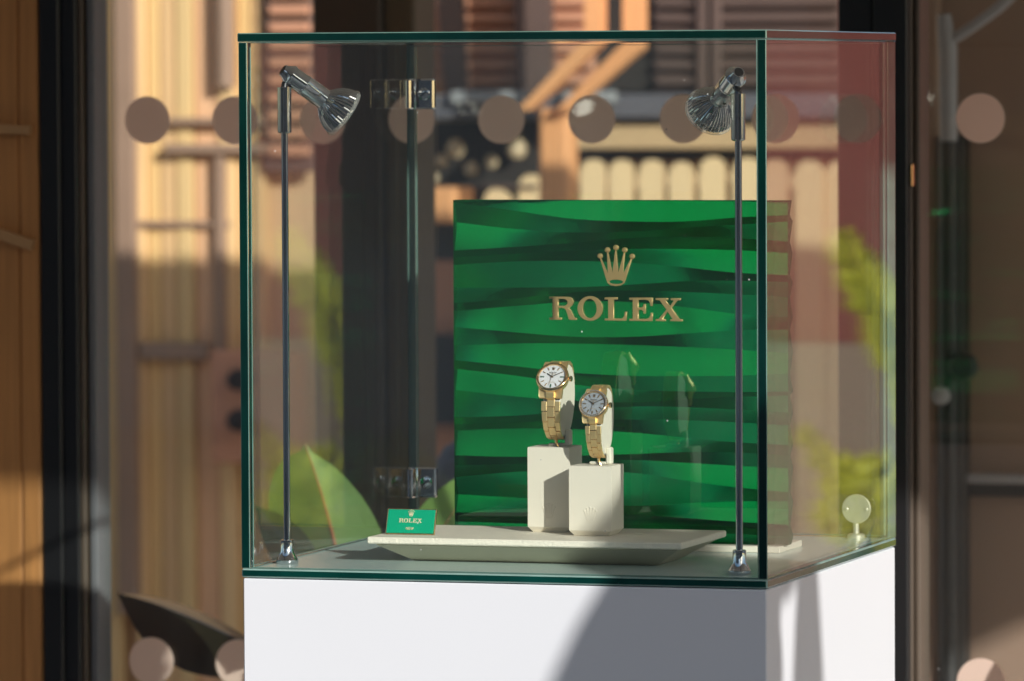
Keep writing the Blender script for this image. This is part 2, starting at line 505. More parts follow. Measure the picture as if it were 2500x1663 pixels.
t = Thing('shuttered_house', (-1.6, FV, GW), 'terracotta louvred house wall with slate sill and beige beam, blurred behind the case', 'building')
_q = at(2560, 0, FV)
t.part('wall', MB().box((_p.x + .004, FV + .06, GW), (_q.x, FV + .30, GW + 3.4)), MT['plaster'])
_s = t.part('lit_shutter', fbox(1045, -320, 1452, 226, FV + .03, .028), MT['terra'])
for _i in range(14):
    _y = -310 + _i * 38
    t.part('slat', fbox(1052, _y, 1445, _y + 24, FV + .005, .022, .003), MT['terra'], _s)
t.part('dark_reveal', fbox(1454, -320, 1590, 226, FV + .03, .025), MT['recess'])
_s = t.part('shade_brown_shutter', fbox(1592, -320, 2060, 226, FV + .02, .035), MT['dark_brown'])  # shade over this shutter is put into its dark brown colour
for _i in range(14):
    _y = -310 + _i * 38
    t.part('slat', fbox(1600, _y, 2052, _y + 24, FV - .005, .022, .003), MT['dark_brown'], _s)
for _x in (1700, 1735):
    t.part('shutter_stile', fbox(_x, -320, _x + 22, 226, FV - .02, .014, .003), MT['dark_brown'])
for _x0, _x1, _dx in ((1050, 1118, 34), (1244, 1336, 20)):
    _a, _b = at(_x0, -200, FV - .05), at(_x1, -200, FV - .05)
    _c, _d = at(_x0 + _dx, 228, FV - .05), at(_x1 + _dx * .6, 228, FV - .05)
    t.part('shadow_slab', MB().prism([(_a.x, _a.z), (_b.x, _b.z), (_d.x, _d.z), (_c.x, _c.z)], lambda a, b, d: (a, d, b), FV - .05, FV - .02), MT['dark_brown'])  # dark slabs stand in for slanting shadows across the shutter
t.part('slate_sill', fbox(1048, 228, 2070, 290, FV - .10, .16), MT['slate'])
for _x0, _x1 in ((1098, 1282), (1372, 1498)):
    t.part('sill_highlight', fbox(_x0, 222, _x1, 252, FV - .135, .034), MT['greypole'])  # pale blocks stand in for highlights along the sill
t.part('beige_beam', fbox(1392, 300, 2075, 364, FV - .06, .12), MT['beige'])
t.part('beam_shade_strip', fbox(1392, 365, 2075, 392, FV + .0, .06), MT['recess'])  # dark strip put in as the shade under the beam
t.part('niche_shade_board', fbox(1060, 296, 1312, 640, FV + .03, .03), MT['recess'])  # flat dark board; the recess shade is only its colour
t.part('shelf', fbox(1062, 452, 1310, 462, FV - .06, .09), MT['dark_brown'])
t.part('brown_panel', fbox(1000, 640, 2560, 1500, FV + .03, .03), MT['terra'])
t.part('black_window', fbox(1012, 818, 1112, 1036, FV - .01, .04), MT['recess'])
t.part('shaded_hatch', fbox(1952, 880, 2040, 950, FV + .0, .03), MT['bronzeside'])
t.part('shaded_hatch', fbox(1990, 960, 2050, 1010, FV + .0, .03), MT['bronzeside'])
for _i, (_x, _y, _r) in enumerate(((1078, 392, 15), (1150, 412, 17), (1200, 394, 16), (1112, 362, 22), (1262, 362, 24), (1058, 432, 14))):
    _r /= 1106.
    single('pottery_jar', MB().lathe([(_r * .55, -_r), (_r * .95, -_r * .5), (_r, 0), (_r * .8, _r * .6), (_r * .45, _r * .85), (_r * .5, _r)], at(_x, _y, FV - .02), (0, 0, 1), 14),
           MT['bottle'], at(_x, _y, FV - .02) - Vector((0, 0, _r)),
           ('small pale round jar, lower left of the dark niche', 'pale round jar low in the middle of the dark niche', 'pale round jar right of the middle in the dark niche',
            'wide pale jar at the upper left of the dark niche', 'wide pale jar at the upper right of the dark niche', 'smallest pale jar at the left edge of the dark niche')[_i],
           'jar', 'jars in the dark niche', smooth=True)
_p0, _p1 = at(1012, 545, FV - .2), at(1108, 458, FV - .2)
single('orange_crate', MB().box((_p0.x, FV - .2, _p0.z), (_p1.x, FV - .05, _p1.z), .006), MT['orange'], (_p0.x, FV - .2, _p0.z), 'blurred orange crate left of the green panel top', 'crate')

t = Thing('picket_fence', (-1.9, FV - .05, GW), 'pale sunlit picket fence with rounded tops behind the green panel', 'fence')
_pk = [(1215, 462, 32), (1296, 425, 34), (1378, 402, 30), (1446, 388, 30), (1516, 388, 30), (1590, 388, 30), (1664, 388, 30), (1738, 388, 30), (1826, 388, 31), (1893, 392, 27), (1972, 390, 33), (2045, 392, 29), (2118, 392, 30), (2190, 392, 30)]
for _x, _y, _h in _pk:
    _v = FV - .05 + random.uniform(-.008, .008)
    _y += random.uniform(-9, 9); _h += random.uniform(-3.5, 2.5); _x += random.uniform(-4, 4)
    _a, _b, _w = at(_x - _h, 600, _v), at(_x + _h, 600, _v), at(_x, _y, _v)
    _r = (_b.x - _a.x) / 2
    _poly = [(_a.x, GW), (_b.x, GW)] + [((_a.x + _b.x) / 2 + _r * math.cos(k * math.pi / 8), _w.z - _r + _r * math.sin(k * math.pi / 8)) for k in range(9)]
    t.part('picket', MB().prism(_poly, lambda a, b, d: (a, d, b), _v, _v + .022), MT[random.choice(('picket', 'picket', 'picketdull'))])
_a, _b = at(1170, 700, FV - .02), at(2230, 700, FV - .02)
for _z in (-.35, -.75):
    t.part('rail', MB().box((_a.x, FV - .018, _z + .3), (_b.x, FV - .004, _z + .37), .004), MT['beige'])

t = Thing('forked_timber_strut', at(1345, 1300, FV - .4), 'blurred orange timber post forking into two diagonal braces', 'post')
_v = FV - .42
t.part('post', MB().box((at(1312, 0, _v).x, _v, GW), (at(1386, 0, _v).x, _v + .08, at(0, 268, _v).z), .008), MT['orange'])
for _x0, _x1, _y0 in ((1456, 1496, 108), (1536, 1582, 118)):
    _d = .004 if _x0 < 1500 else .0
    _pl = [at(_x0, -300, _v), at(_x1, -300, _v), at(_x1, _y0, _v), at(_x1 - 172, 268, _v), at(_x0 - 162, 268, _v), at(_x0, _y0 - 12, _v)]
    t.part('brace', MB().prism([(p.x, p.z) for p in _pl], lambda a, b, d: (a, d, b), _v - .05 - _d * 10, _v - .005 - _d * 10), MT['orange'])

t = Thing('red_house', (1.8, FV, GW), 'red painted house wall beyond the frame, mirrored in the side glass', 'building')
t.part('wall', MB().box((_q.x + 1.2, FV, GW), (4.5, FV + .3, GW + 3.4)), MT['redwall'])
t.part('base_course', MB().box((_q.x + 1.2, FV - .04, GW), (4.5, FV - .004, GW + 1.02), .01), MT['parti'])

# --------------------------------------- glazed shop front (v = 1.56) and dots
GV = 1.56
def gx(px): return at(px, 800, GV).x
zt, zb = GW + 2.46, GW
t = Thing('glazed_shopfront', (-.5, GV, GW), 'black framed shop window with a row of beige dots behind the display case', 'shop window')
def upright(name, x0, x1, v0, v1, m, ch=.002):
    t.part(name, MB().box((at(x0, 800, v0).x, v0, zb), (at(x1, 800, v0).x, v1, zt), ch), MT[m])
upright('frame_post', 100, 148, GV - .045, GV + .03, 'black')
upright('frame_post', 148.6, 190, GV - .038, GV + .03, 'black')
upright('brown_strip', 190.6, 206, GV - .03, GV + .03, 'frameedge')
upright('frame_bead', 206.6, 215, GV - .012, GV + .03, 'black')
upright('frame_bead', 215.6, 235, GV - .022, GV + .03, 'steel')
upright('frame_post', 2047, 2131, GV - .045, GV + .03, 'black')
upright('frame_post', 2132, 2216, GV - .052, GV + .03, 'black')
upright('brown_strip', 2216.8, 2226, GV - .035, GV + .03, 'frameedge')
upright('frame_bead', 2226.8, 2231, GV - .018, GV + .03, 'black')
upright('frame_bead', 2231.8, 2246, GV - .026, GV + .03, 'frameedge')
t.part('head_rail', MB().box((-2.2, GV - .04, zt + .001), (3.2, GV + .03, zt + .038), .003), MT['black'])
t.part('sill_rail', MB().box((gx(235.6), GV - .02, zb), (gx(2046), GV + .025, zb + .10), .003), MT['black'])
p_ = at(2227, 455, GV - .04); q_ = at(2232, 400, GV - .04)
t.part('latch', MB().box((p_.x, GV - .05, p_.z), (q_.x, GV - .036, q_.z), .001), MT['goldpol'])
dots = {}
for nm, x0, x1 in (('l', 235.6, 2046.4), ('r', 2246.6, 3600)):
    po = t.part('pane', MB().box((gx(x0), GV, zb + .101), (gx(x1), GV + .008, zt - .001), mats=(1, 0, 1, 1)), [MT['shopglass'], MT['edge']])
    dots[nm] = (gx(x0), gx(x1), po)
d0 = at(1445, 292, GV)
dm = MB().lathe([(.0335, 0), (.0335, .0008)], (0, 0, 0), (0, 1, 0), 40).mesh('dot', MT['dot'])
d1 = at(2394, 292, GV)
for k in range(-9, 18):
    for nm, (a, b, po) in dots.items():
        u = (d0.x if nm == 'l' else d1.x) + k * .1303
        if a + .036 < u < b - .036:
            for z in (1.541, .7775):
                o = put('dot', dm, po)
                o.location = Vector((u, GV - .0012, z - Z0)) - t.org
t = Thing('oak_clad_wall', (-1.6, GV - .05, GW), 'oak plank cladding left of the black window frame', 'wall')
x_ = -2.6
_end = at(98, 800, GV - .045).x
while x_ < _end - .004:
    x1 = min(x_ + .062, _end)
    t.part('plank', MB().box((x_, GV - .045 + random.uniform(0, .004), zb), (x1 - .0015, GV + .03, zt), .0025), MT['oak'])
    x_ = x1
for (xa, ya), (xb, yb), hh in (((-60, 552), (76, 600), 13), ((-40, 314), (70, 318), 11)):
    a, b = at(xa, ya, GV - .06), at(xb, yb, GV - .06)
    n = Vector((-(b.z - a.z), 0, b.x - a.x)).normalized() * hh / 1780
    t.part('streak_strip', MB().prism([(a.x - n.x, a.z - n.z), (b.x - n.x, b.z - n.z), (b.x + n.x, b.z + n.z), (a.x + n.x, a.z + n.z)], lambda p, q, d: (p, d, q), GV - .058, GV - .046), MT['streaktone'])  # pale strips stand in for reflected light streaks on the planks

# dark column and other things just behind the glazing
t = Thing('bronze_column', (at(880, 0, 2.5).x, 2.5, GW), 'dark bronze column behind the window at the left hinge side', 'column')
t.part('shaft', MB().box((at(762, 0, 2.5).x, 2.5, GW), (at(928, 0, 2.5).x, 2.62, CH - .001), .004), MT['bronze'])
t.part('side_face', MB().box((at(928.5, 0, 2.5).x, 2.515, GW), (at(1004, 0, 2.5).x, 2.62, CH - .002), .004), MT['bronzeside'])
PV = 3.0
t = Thing('brown_partition', (at(2400, 0, PV).x, PV, GW), 'dark brown partition wall right of the black window frame', 'partition')
def pbox(x0, y0, x1, y1, dv, dp, ch=.003):
    p, q = at(x0, y1, PV + dv), at(x1, y0, PV + dv)
    return MB().box((p.x, PV + dv, max(p.z, GW)), (q.x, PV + dv + dp, q.z), ch)
t.part('panel', pbox(2236, -800, 2860, 2600, .03, .06), MT['parti'])
t.part('panel_strip', pbox(2240, -800, 2288, 2600, -.01, .035), MT['parti'])
t.part('black_post', pbox(2292, 330, 2350, 2600, -.03, .055), MT['partdark'])
t.part('rail', pbox(2352, 1166, 2860, 1180, .0, .03), MT['greypole'])
t.part('rail', pbox(2352, 1182, 2860, 1212, .008, .02), MT['partdark'])
t = Thing('forked_grey_pole', at(2320, 345, 2.85), 'grey forked pole in front of the brown partition, top right', 'pole')
t.part('lower_tube', MB().tube([(at(2316, 345, 2.85).x, 2.85, GW), at(2316, 346, 2.85)], .0145, 14), MT['partdark'], smooth=True)
t.part('upright', MB().tube([at(2316, 345, 2.85), at(2315, 230, 2.85), at(2314, 120, 2.85), at(2304, 35, 2.85)], [.014, .014, .015, .011], 14), MT['greypole'], smooth=True)
t.part('arm', MB().tube([at(2322, 100, 2.85), at(2380, 62, 2.85), at(2440, 18, 2.85), at(2520, -60, 2.85)], .0085, 12), MT['greypole'], smooth=True)
t.part('clamp', MB().lathe([(.018, -.014), (.022, -.006), (.022, .01), (.017, .016)], at(2352, 895, 2.83), (0, 1, 0), 16), MT['partdark'], smooth=True)
t.part('clamp_knob', MB().lathe([(.006, -.012), (.0145, -.006), (.0145, .004), (.006, .012)], at(2297, 966, 2.82), (0, 1, 0), 16), MT['greypole'], smooth=True)
# blue cloth hung over a chair back
v_ = 2.9
cl = MB()
prof = [(1046, 1240), (1052, 1180), (1064, 1125), (1086, 1090), (1120, 1072), (1160, 1070), (1200, 1090), (1225, 1150), (1235, 1260), (1238, 1500)]
rows = []
for k in range(7):
    dv = (k - 3) * .018
    sc = 1 - .10 * ((k - 3) / 3) ** 2
    rows.append([at(1140 + (x - 1140) * sc, 1500 - (1500 - y) * sc, v_ + dv) for x, y in prof])
n = len(prof)
cl.add([p for r in rows for p in r], [(j * n + i, j * n + i + 1, (j + 1) * n + i + 1, (j + 1) * n + i) for j in range(6) for i in range(n - 1)] +
       [tuple(range(n))[::-1], tuple(6 * n + i for i in range(n))])
t = Thing('chair_with_cloth', (at(1140, 900, v_).x, v_, GW), 'blurred chair with a blue cloth over its back, left of the green panel', 'chair')
t.part('blue_cloth', cl, MT['blue'], smooth=True)
_c = at(1140, 1480, v_)
for du in (-.05, .05):
    for dv in (-.05, .05):
        t.part('leg', MB().tube([(_c.x + du, v_ + dv, GW), (_c.x + du * .8, v_ + dv * .6, _c.z + .1)], .012, 8), MT['steel'], smooth=True)
t.part('seat', MB().box((_c.x - .07, v_ - .07, _c.z - .12), (_c.x + .07, v_ + .07, _c.z - .08), .006), MT['steel'])

# ================================================================= plants
def leaf_mesh(B, T, SL, SR, bow=Vector((0, 0, 0)), tip=.10, pk=.45, n=16, rib=.0016, thick=.0007, full=.8):
    """blade from B (stalk) to T (tip); SL / SR = half-width vectors; returns blade and midrib builders"""
    B, T, SL, SR = Vector(B), Vector(T), Vector(SL), Vector(SR)
    def prof(s):
        if s > 1 - tip: return .05 * (1 - s) / tip + .0
        s2 = s / (1 - tip)
        return (math.sin(math.pi * min(1, s2 ** (math.log(.5) / math.log(pk)))) ** full) * .97 + .05 * s2
    mid = lambda s: B.lerp(T, s) + bow * (4 * s * (1 - s))
    vs, fs = [], []
    K = 4
    nrm = (T - B).cross(SR - SL).normalized() * thick
    for sgn in (1, -1):
        for j in range(n + 1):
            s = j / n
            w = prof(s)
            for i in range(-K, K + 1):
                a = abs(i) / K
                side = SL if i < 0 else SR
                curl = (a * a) * .12
                p = mid(s) + side * (w * a) - bow.normalized() * (curl * side.length * w) if bow.length else mid(s) + side * (w * a)
                vs.append(p + nrm * sgn * (1 - .8 * a))
    m_, row = (n + 1) * (2 * K + 1), 2 * K + 1
    for sgn in range(2):
        for j in range(n):
            for i in range(2 * K):
                a = sgn * m_ + j * row + i
                fs.append((a, a + 1, a + row + 1, a + row))
    for j in range(n):                                  # close the rim
        for i in (0, 2 * K):
            a = j * row + i
            fs.append((a, a + row, m_ + a + row, m_ + a))
    for i in range(2 * K):
        fs.append((i, i + 1, m_ + i + 1, m_ + i))
        a = n * row + i
        fs.append((a, a + 1, m_ + a + 1, m_ + a))
    mb = MB().add(vs, fs)
    rb = MB().tube([mid(k / 10) - nrm * .2 for k in range(11)], [rib * (1 - .75 * k / 10) for k in range(11)], 8)
    return mb, rb
def add_leaf(t, B, T, SL, SR, m, mr, **kw):
    a, b = leaf_mesh(B, T, SL, SR, **kw)
    lo = t.part('leaf', a, MT[m], smooth=True)
    t.part('midrib', b, MT[mr], lo, True)
def pot(t, u, v, r=.15, h=.3):
    po = t.part('pot', MB().lathe([(r * .7, 0), (r * .78, .02), (r, h - .05), (r * 1.06, h - .045), (r * 1.06, h), (r * .94, h), (r * .9, h - .04)], (u, v, GW), (0, 0, 1), 28), MT['clay'], smooth=True)
    t.part('soil', MB().lathe([(r * .88, h - .06), (r * .88, h - .038)], (u, v, GW), (0, 0, 1), 20), MT['soil'], po)

# rubber plant between the case and the window
u0 = at(880, 1000, 1.32).x
t = Thing('rubber_plant', (u0, 1.32, GW), 'rubber plant with a large light green leaf behind the left side glass', 'plant')
pot(t, u0, 1.32)
t.part('stem', MB().tube([(u0, 1.32, GW + .26), (u0 + .01, 1.31, GW + .6), at(875, 1480, 1.32)], [.011, .009, .006], 10), MT['stem'], smooth=True)
add_leaf(t, at(848, 1470, 1.30), at(743, 1080, 1.36), at(120, 0, 1.3) - at(255, 12, 1.24), at(255, 12, 1.3) - at(120, -14, 1.27), 'leafgreen', 'rib', bow=Vector((0, .012, .004)), tip=.06, pk=.45, rib=.0030, full=.56)
add_leaf(t, at(790, 1460, 1.30), at(612, 1225, 1.40), at(560, 1290, 1.36) - at(600, 1260, 1.34), at(650, 1195, 1.36) - at(615, 1240, 1.36), 'leafdeep', 'ribdark', bow=Vector((0, .0, .008)))  # small leaf in shade; the shade is put into its darker green
add_leaf(t, at(960, 1480, 1.30), at(1190, 1120, 1.42), at(1010, 1230, 1.34) - at(1066, 1285, 1.32), at(1190, 1330, 1.34) - at(1120, 1270, 1.34), 'leafgreen', 'rib', bow=Vector((0, .01, .004)), tip=.08)
# dark plant behind the glass, bottom left
u1 = at(760, 1000, 1.78).x
t = Thing('burgundy_plant', (u1, 1.78, GW), 'dark glossy leaf plant behind the window, lower left', 'plant')
pot(t, u1, 1.78, .13, .28)
t.part('stem', MB().tube([(u1, 1.78, GW + .24), (u1, 1.78, at(760, 1690, 1.78).z)], [.01, .006], 10), MT['stem'], smooth=True)
add_leaf(t, at(745, 1660, 1.72), at(284, 1448, 1.82), at(430, 1650, 1.70) - at(462, 1545, 1.76), at(470, 1493, 1.84) - at(462, 1532, 1.76), 'leafdark', 'ribdark', bow=Vector((0, .0, .014)), tip=.03, pk=.60, rib=.0020)
add_leaf(t, at(760, 1690, 1.78), at(560, 1780, 1.95), (-.01, 0, -.05), (.01, .03, .04), 'leafdark', 'ribdark')
add_leaf(t, at(770, 1690, 1.78), at(905, 1560, 1.95), (-.03, 0, .03), (.03, .03, -.03), 'leafdark', 'ribdark')

# yellow-green plant by the red house, off to the right; the side panes mirror it
def frond(t, pts, lw, nl=14):
    P = [Vector(p) for p in pts]
    def cv(s):
        k = min(int(s * (len(P) - 1)), len(P) - 2); f_ = s * (len(P) - 1) - k
        return P[k].lerp(P[k + 1], f_)
    fr = t.part('frond', MB().tube([cv(k / 12) for k in range(13)], [.004 * (1 - .7 * k / 12) for k in range(13)], 6), MT['stem'], smooth=True)
    mb = MB()
    for k in range(1, nl + 1):
        s = k / (nl + 1) * .96 + .03
        d = (cv(min(1, s + .04)) - cv(max(0, s - .04))).normalized()
        for sg in (-1, 1):
            side = d.cross(Vector((random.uniform(-.2, .2), -1, random.uniform(-.2, .4)))).normalized() * sg
            L = lw * (math.sin(math.pi * (s * .85 + .1)) ** .7) * random.uniform(.65, 1.15)
            b0 = cv(s); tp = b0 + (side * .7 + d * .75).normalized() * L + Vector((0, random.uniform(-.03, .0), -.15 * L))
            nn = (tp - b0).cross(Vector((0, 1, 0))).normalized() * L * .24
            mq = b0.lerp(tp, .45)
            mb.add([b0, mq + nn, tp, mq - nn, mq + Vector((0, -.008, .0))], [(0, 1, 4), (1, 2, 4), (2, 3, 4), (3, 0, 4)])
    lo = t.part('leaflets', mb, MT['frond'], fr)
    lo['kind'] = 'stuff'
FPV = 5.5
def mir(px, py, v=FPV):
    p = at(px, py, v); return Vector((-p.x - .004, v, p.z))
fb = mir(2140, 1480)
t = Thing('yellow_fern', (fb.x, FPV, GW), 'sunlit yellow green fern beyond the frame, mirrored in the side glass', 'plant')
pot(t, fb.x, FPV, .17, .36)
t.part('stem', MB().tube([(fb.x, FPV, GW + .31), fb], [.018, .012], 10), MT['stem'], smooth=True)
frond(t, [fb, mir(2235, 1250), mir(2238, 1050), mir(2205, 880), mir(2170, 770), mir(2125, 690), mir(2085, 630), mir(2058, 550)], .085, 34)
frond(t, [fb, mir(2245, 1150), mir(2215, 930), mir(2178, 800), mir(2130, 720), mir(2090, 680)], .075, 26)
frond(t, [fb, mir(2090, 1260), mir(2035, 1160), mir(1990, 1080), mir(1955, 1040)], .05, 18)
frond(t, [fb, mir(2100, 1290), mir(2070, 1220), mir(2080, 1160), mir(2130, 1140)], .085, 18)
frond(t, [fb, mir(2140, 1300), mir(2125, 1210), mir(2160, 1150), mir(2215, 1160)], .085, 18)
frond(t, [fb, mir(2060, 1320), mir(2030, 1250), mir(1995, 1270)], .05, 12)
frond(t, [fb, mir(2200, 1330), mir(2260, 1270), mir(2330, 1280)], .07, 14)

# low plant added just out of frame, right of the plinth, to shade one dot
t = Thing('dot_shade_plant', (.30, 1.26, GW), 'low potted plant added out of view to shade the lower right dot', 'plant')
pot(t, .30, 1.26, .13, .3)
t.part('stem', MB().tube([(.30, 1.26, GW + .25), (.30, 1.26, GW + .5), (.28, 1.28, -.34)], [.012, .010, .006], 10), MT['stem'], smooth=True)
add_leaf(t, (.28, 1.28, -.36), (.20, 1.31, -.030), (-.10, 0, -.02), (.08, 0, .02), 'leafdeep', 'rib', bow=Vector((0, -.01, .01)))
add_leaf(t, (.28, 1.28, -.36), (.27, 1.30, -.07), (-.06, .01, -.01), (.06, -.01, .01), 'leafdeep', 'rib', bow=Vector((0, -.01, .01)))
add_leaf(t, (.28, 1.28, -.38), (.14, 1.34, -.26), (0, .02, -.06), (0, -.02, .06), 'leafdeep', 'rib', bow=Vector((0, -.01, .01)))
add_leaf(t, (.29, 1.28, -.38), (.47, 1.20, -.22), (0, .05, -.03), (0, -.05, .03), 'leafdeep', 'rib', bow=Vector((0, 0, .02)))

# tall rubber plant in front, right of the frame: its leaves shade the plinth
QH = Vector((SUN_L.y * -1, SUN_L.x, 0)).normalized() * 1.0     # horizontal, across the sun (towards +u +v)
RH = SUN_L.cross(QH).normalized()
if RH.z < 0: RH = -RH
def sunpt(u, v, w, dist):                                      # the point that shades (u, v, w) from dist away
    return Vector((u, v, w)) + SUN_L * dist
pb = sunpt(-.05, 0, -.6, 2.55)
t = Thing('tall_rubber_plant', (pb.x, pb.y, GW), 'tall potted rubber plant beyond the right edge, shading the plinth', 'plant')
pot(t, pb.x, pb.y, .2, .4)
t.part('stem', MB().tube([(pb.x, pb.y, GW + .34), pb, sunpt(-.06, 0, -.12, 2.55), sunpt(.16, 0, .16, 2.55)], [.016, .013, .009, .004], 10), MT['stem'], smooth=True)
def shade_leaf(b, tp, l, r, m='leafdeep', dist=2.6, **kw):
    """leaf whose shadow has stalk b, tip tp and half-widths l, r on the plinth (u, w on the front face or v, w on the side)"""
    add_leaf(t, sunpt(*b, dist), sunpt(*tp, dist), Vector(l), Vector(r), m, 'rib', **kw)
shade_leaf((-.13, 0, -.62), (.12, 0, .30), (-.262, 0, 0), (.030, 0, 0), dist=2.6, tip=.02, pk=.50)
shade_leaf((.03, 0, .0), (.18, 0, .21), (-.045, 0, .03), (.040, 0, -.03), dist=2.45, tip=.04, pk=.5)
shade_leaf((-.02, 0, -.60), (-.03, 0, .04), (-.09, 0, 0), (.026, 0, 0), dist=2.52, tip=.02, pk=.55)
shade_leaf((.20, 0, -.66), (.195, 0, .24), (-.090, 0, 0), (.085, 0, 0), dist=2.7, tip=.02, pk=.5)
shade_leaf((.047, 0, -.14), (.050, 0, .015), (-.022, 0, 0), (.024, 0, 0), dist=2.3, tip=.05, pk=.5)

# ================================================== plinth and glass case
CW, CD, HH, GT = .610, .606, .6106, .010
single('white_plinth', MB().box((-CW + .0015, .0015, GW), (-.0015, CD - .0015, -.0012), .0012), MT['white'], (-CW / 2, CD / 2, GW),
       'plain white plinth under the glass display case', 'plinth')
GM = [MT['glass'], MT['edge'], MT['chamfer']]
GF = [mat('frosted_glass_floor', (.60, .735, .70), .20, var=.03, vs=12, spec=.30), mat('base_glass_edge', (.002, .040, .032), .10, var=.5, vs=12, spec=.6, coat=.4), mat('base_chamfer', (.24, .38, .34), .15, var=.2, vs=30, spec=.7)]
t = Thing('glass_display_case', (-CW / 2, CD / 2, 0), 'square clear glass display case with green edges on the white plinth', 'display case')
t.part('base_plate', MB().box((-CW, 0, 0), (0, CD, GT), .0017, mats=(2, 0, 1, 2)), GF)
t.part('top_plate', MB().box((-CW - .0008, -.0008, HH - GT), (.0008, CD, HH), .0011, mats=(2, 0, 1, 2)), GM)
PE = mat('pale_glass_edge', (.17, .25, .21), .15, var=.3, vs=20, spec=.7)
for _a, _b in ((-CW, -CW + GT), (-GT, 0)):
    sp_ = MB().box((_a, .0006, GT + .0003), (_b, CD - .0006, HH - GT - .0003), .0008, mats=(0, 0, 1, 2))
    sp_.m[3] = 3                                               # back edge, polished pale
    t.part('side_pane', sp_, GM + [PE])
t.part('front_pane', MB().box((-CW + GT + .0004, .0012, GT + .0003), (-GT - .0004, GT + .001, HH - GT - .0003), .0008, mats=(1, 0, 1, 2)), GM)
GB = [MT['glass'], PE, MT['chamfer']]
bp = t.part('back_door', MB().box((-CW + GT + .002, CD - GT - .001, GT + .002), (-GT - .002, CD - .001, HH - GT - .002), .0008, mats=(1, 0, 1, 2)), GB)
bv = CD - GT - .001
for wz in (.5400, .0680):                                   # two chrome hinges at the back left corner
    h = t.part('hinge', MB().box((-.5985, bv - .0105, wz - .0185), (-.5690, bv - .0004, wz + .0185), .0022), MT['chrome'])
    t.part('screw', MB().lathe([(.0078, 0), (.0078, .0012), (.0066, .0021)], (-.5815, bv - .0103, wz), (0, -1, 0), 24), MT['chrome'], h, True)
    a = random.uniform(.5, 1.2)
    t.part('screw_slot', MB().prism([(-.5815 + x * math.cos(a) - z * math.sin(a), wz + x * math.sin(a) + z * math.cos(a)) for x, z in ((-.0056, -.0007), (.0056, -.0007), (.0056, .0007), (-.0056, .0007))],
           lambda p, q, d: (p, d, q), bv - .0128, bv - .0122), MT['darkchrome'], h)
    t.part('hinge_leaf', MB().box((-CW + GT + .0003, bv - .028, wz - .0185), (-CW + GT + .0070, bv - .0012, wz + .0185), .002), MT['chrome'], h)
    t.part('barrel', MB().lathe([(.0028, -.0185), (.0034, -.0175), (.0034, .0175), (.0028, .0185)], (-CW + GT + .0052, bv - .0095, wz), (0, 0, 1), 16), MT['chrome'], h, True)
# round lock on the back door
lu = -.0455
lk = t.part('lock_plate', MB().lathe([(.0172, 0), (.0176, .001), (.0176, .0026), (.0168, .0034)], (lu, bv - .0003, .0445), (0, -1, 0), 40), MT['nickel'], smooth=True)
for s in (-1, 1):
    t.part('screw', MB().lathe([(.0026, 0), (.0026, .0008), (.0016, .0014)], (lu + s * .0122, bv - .0036, .0440), (0, -1, 0), 14), MT['nickel'], lk, True)
t.part('lock_pin', MB().lathe([(.0036, 0), (.0036, .017)], (lu, bv - .004, GT + .0002), (0, 0, 1), 14), MT['nickel'], lk, True)
t.part('strike_cup', MB().lathe([(.0105, 0), (.0105, .0035), (.0085, .0052), (.0040, .0055)], (lu, bv - .004, GT + .0001), (0, 0, 1), 20), MT['nickel'], lk, True)

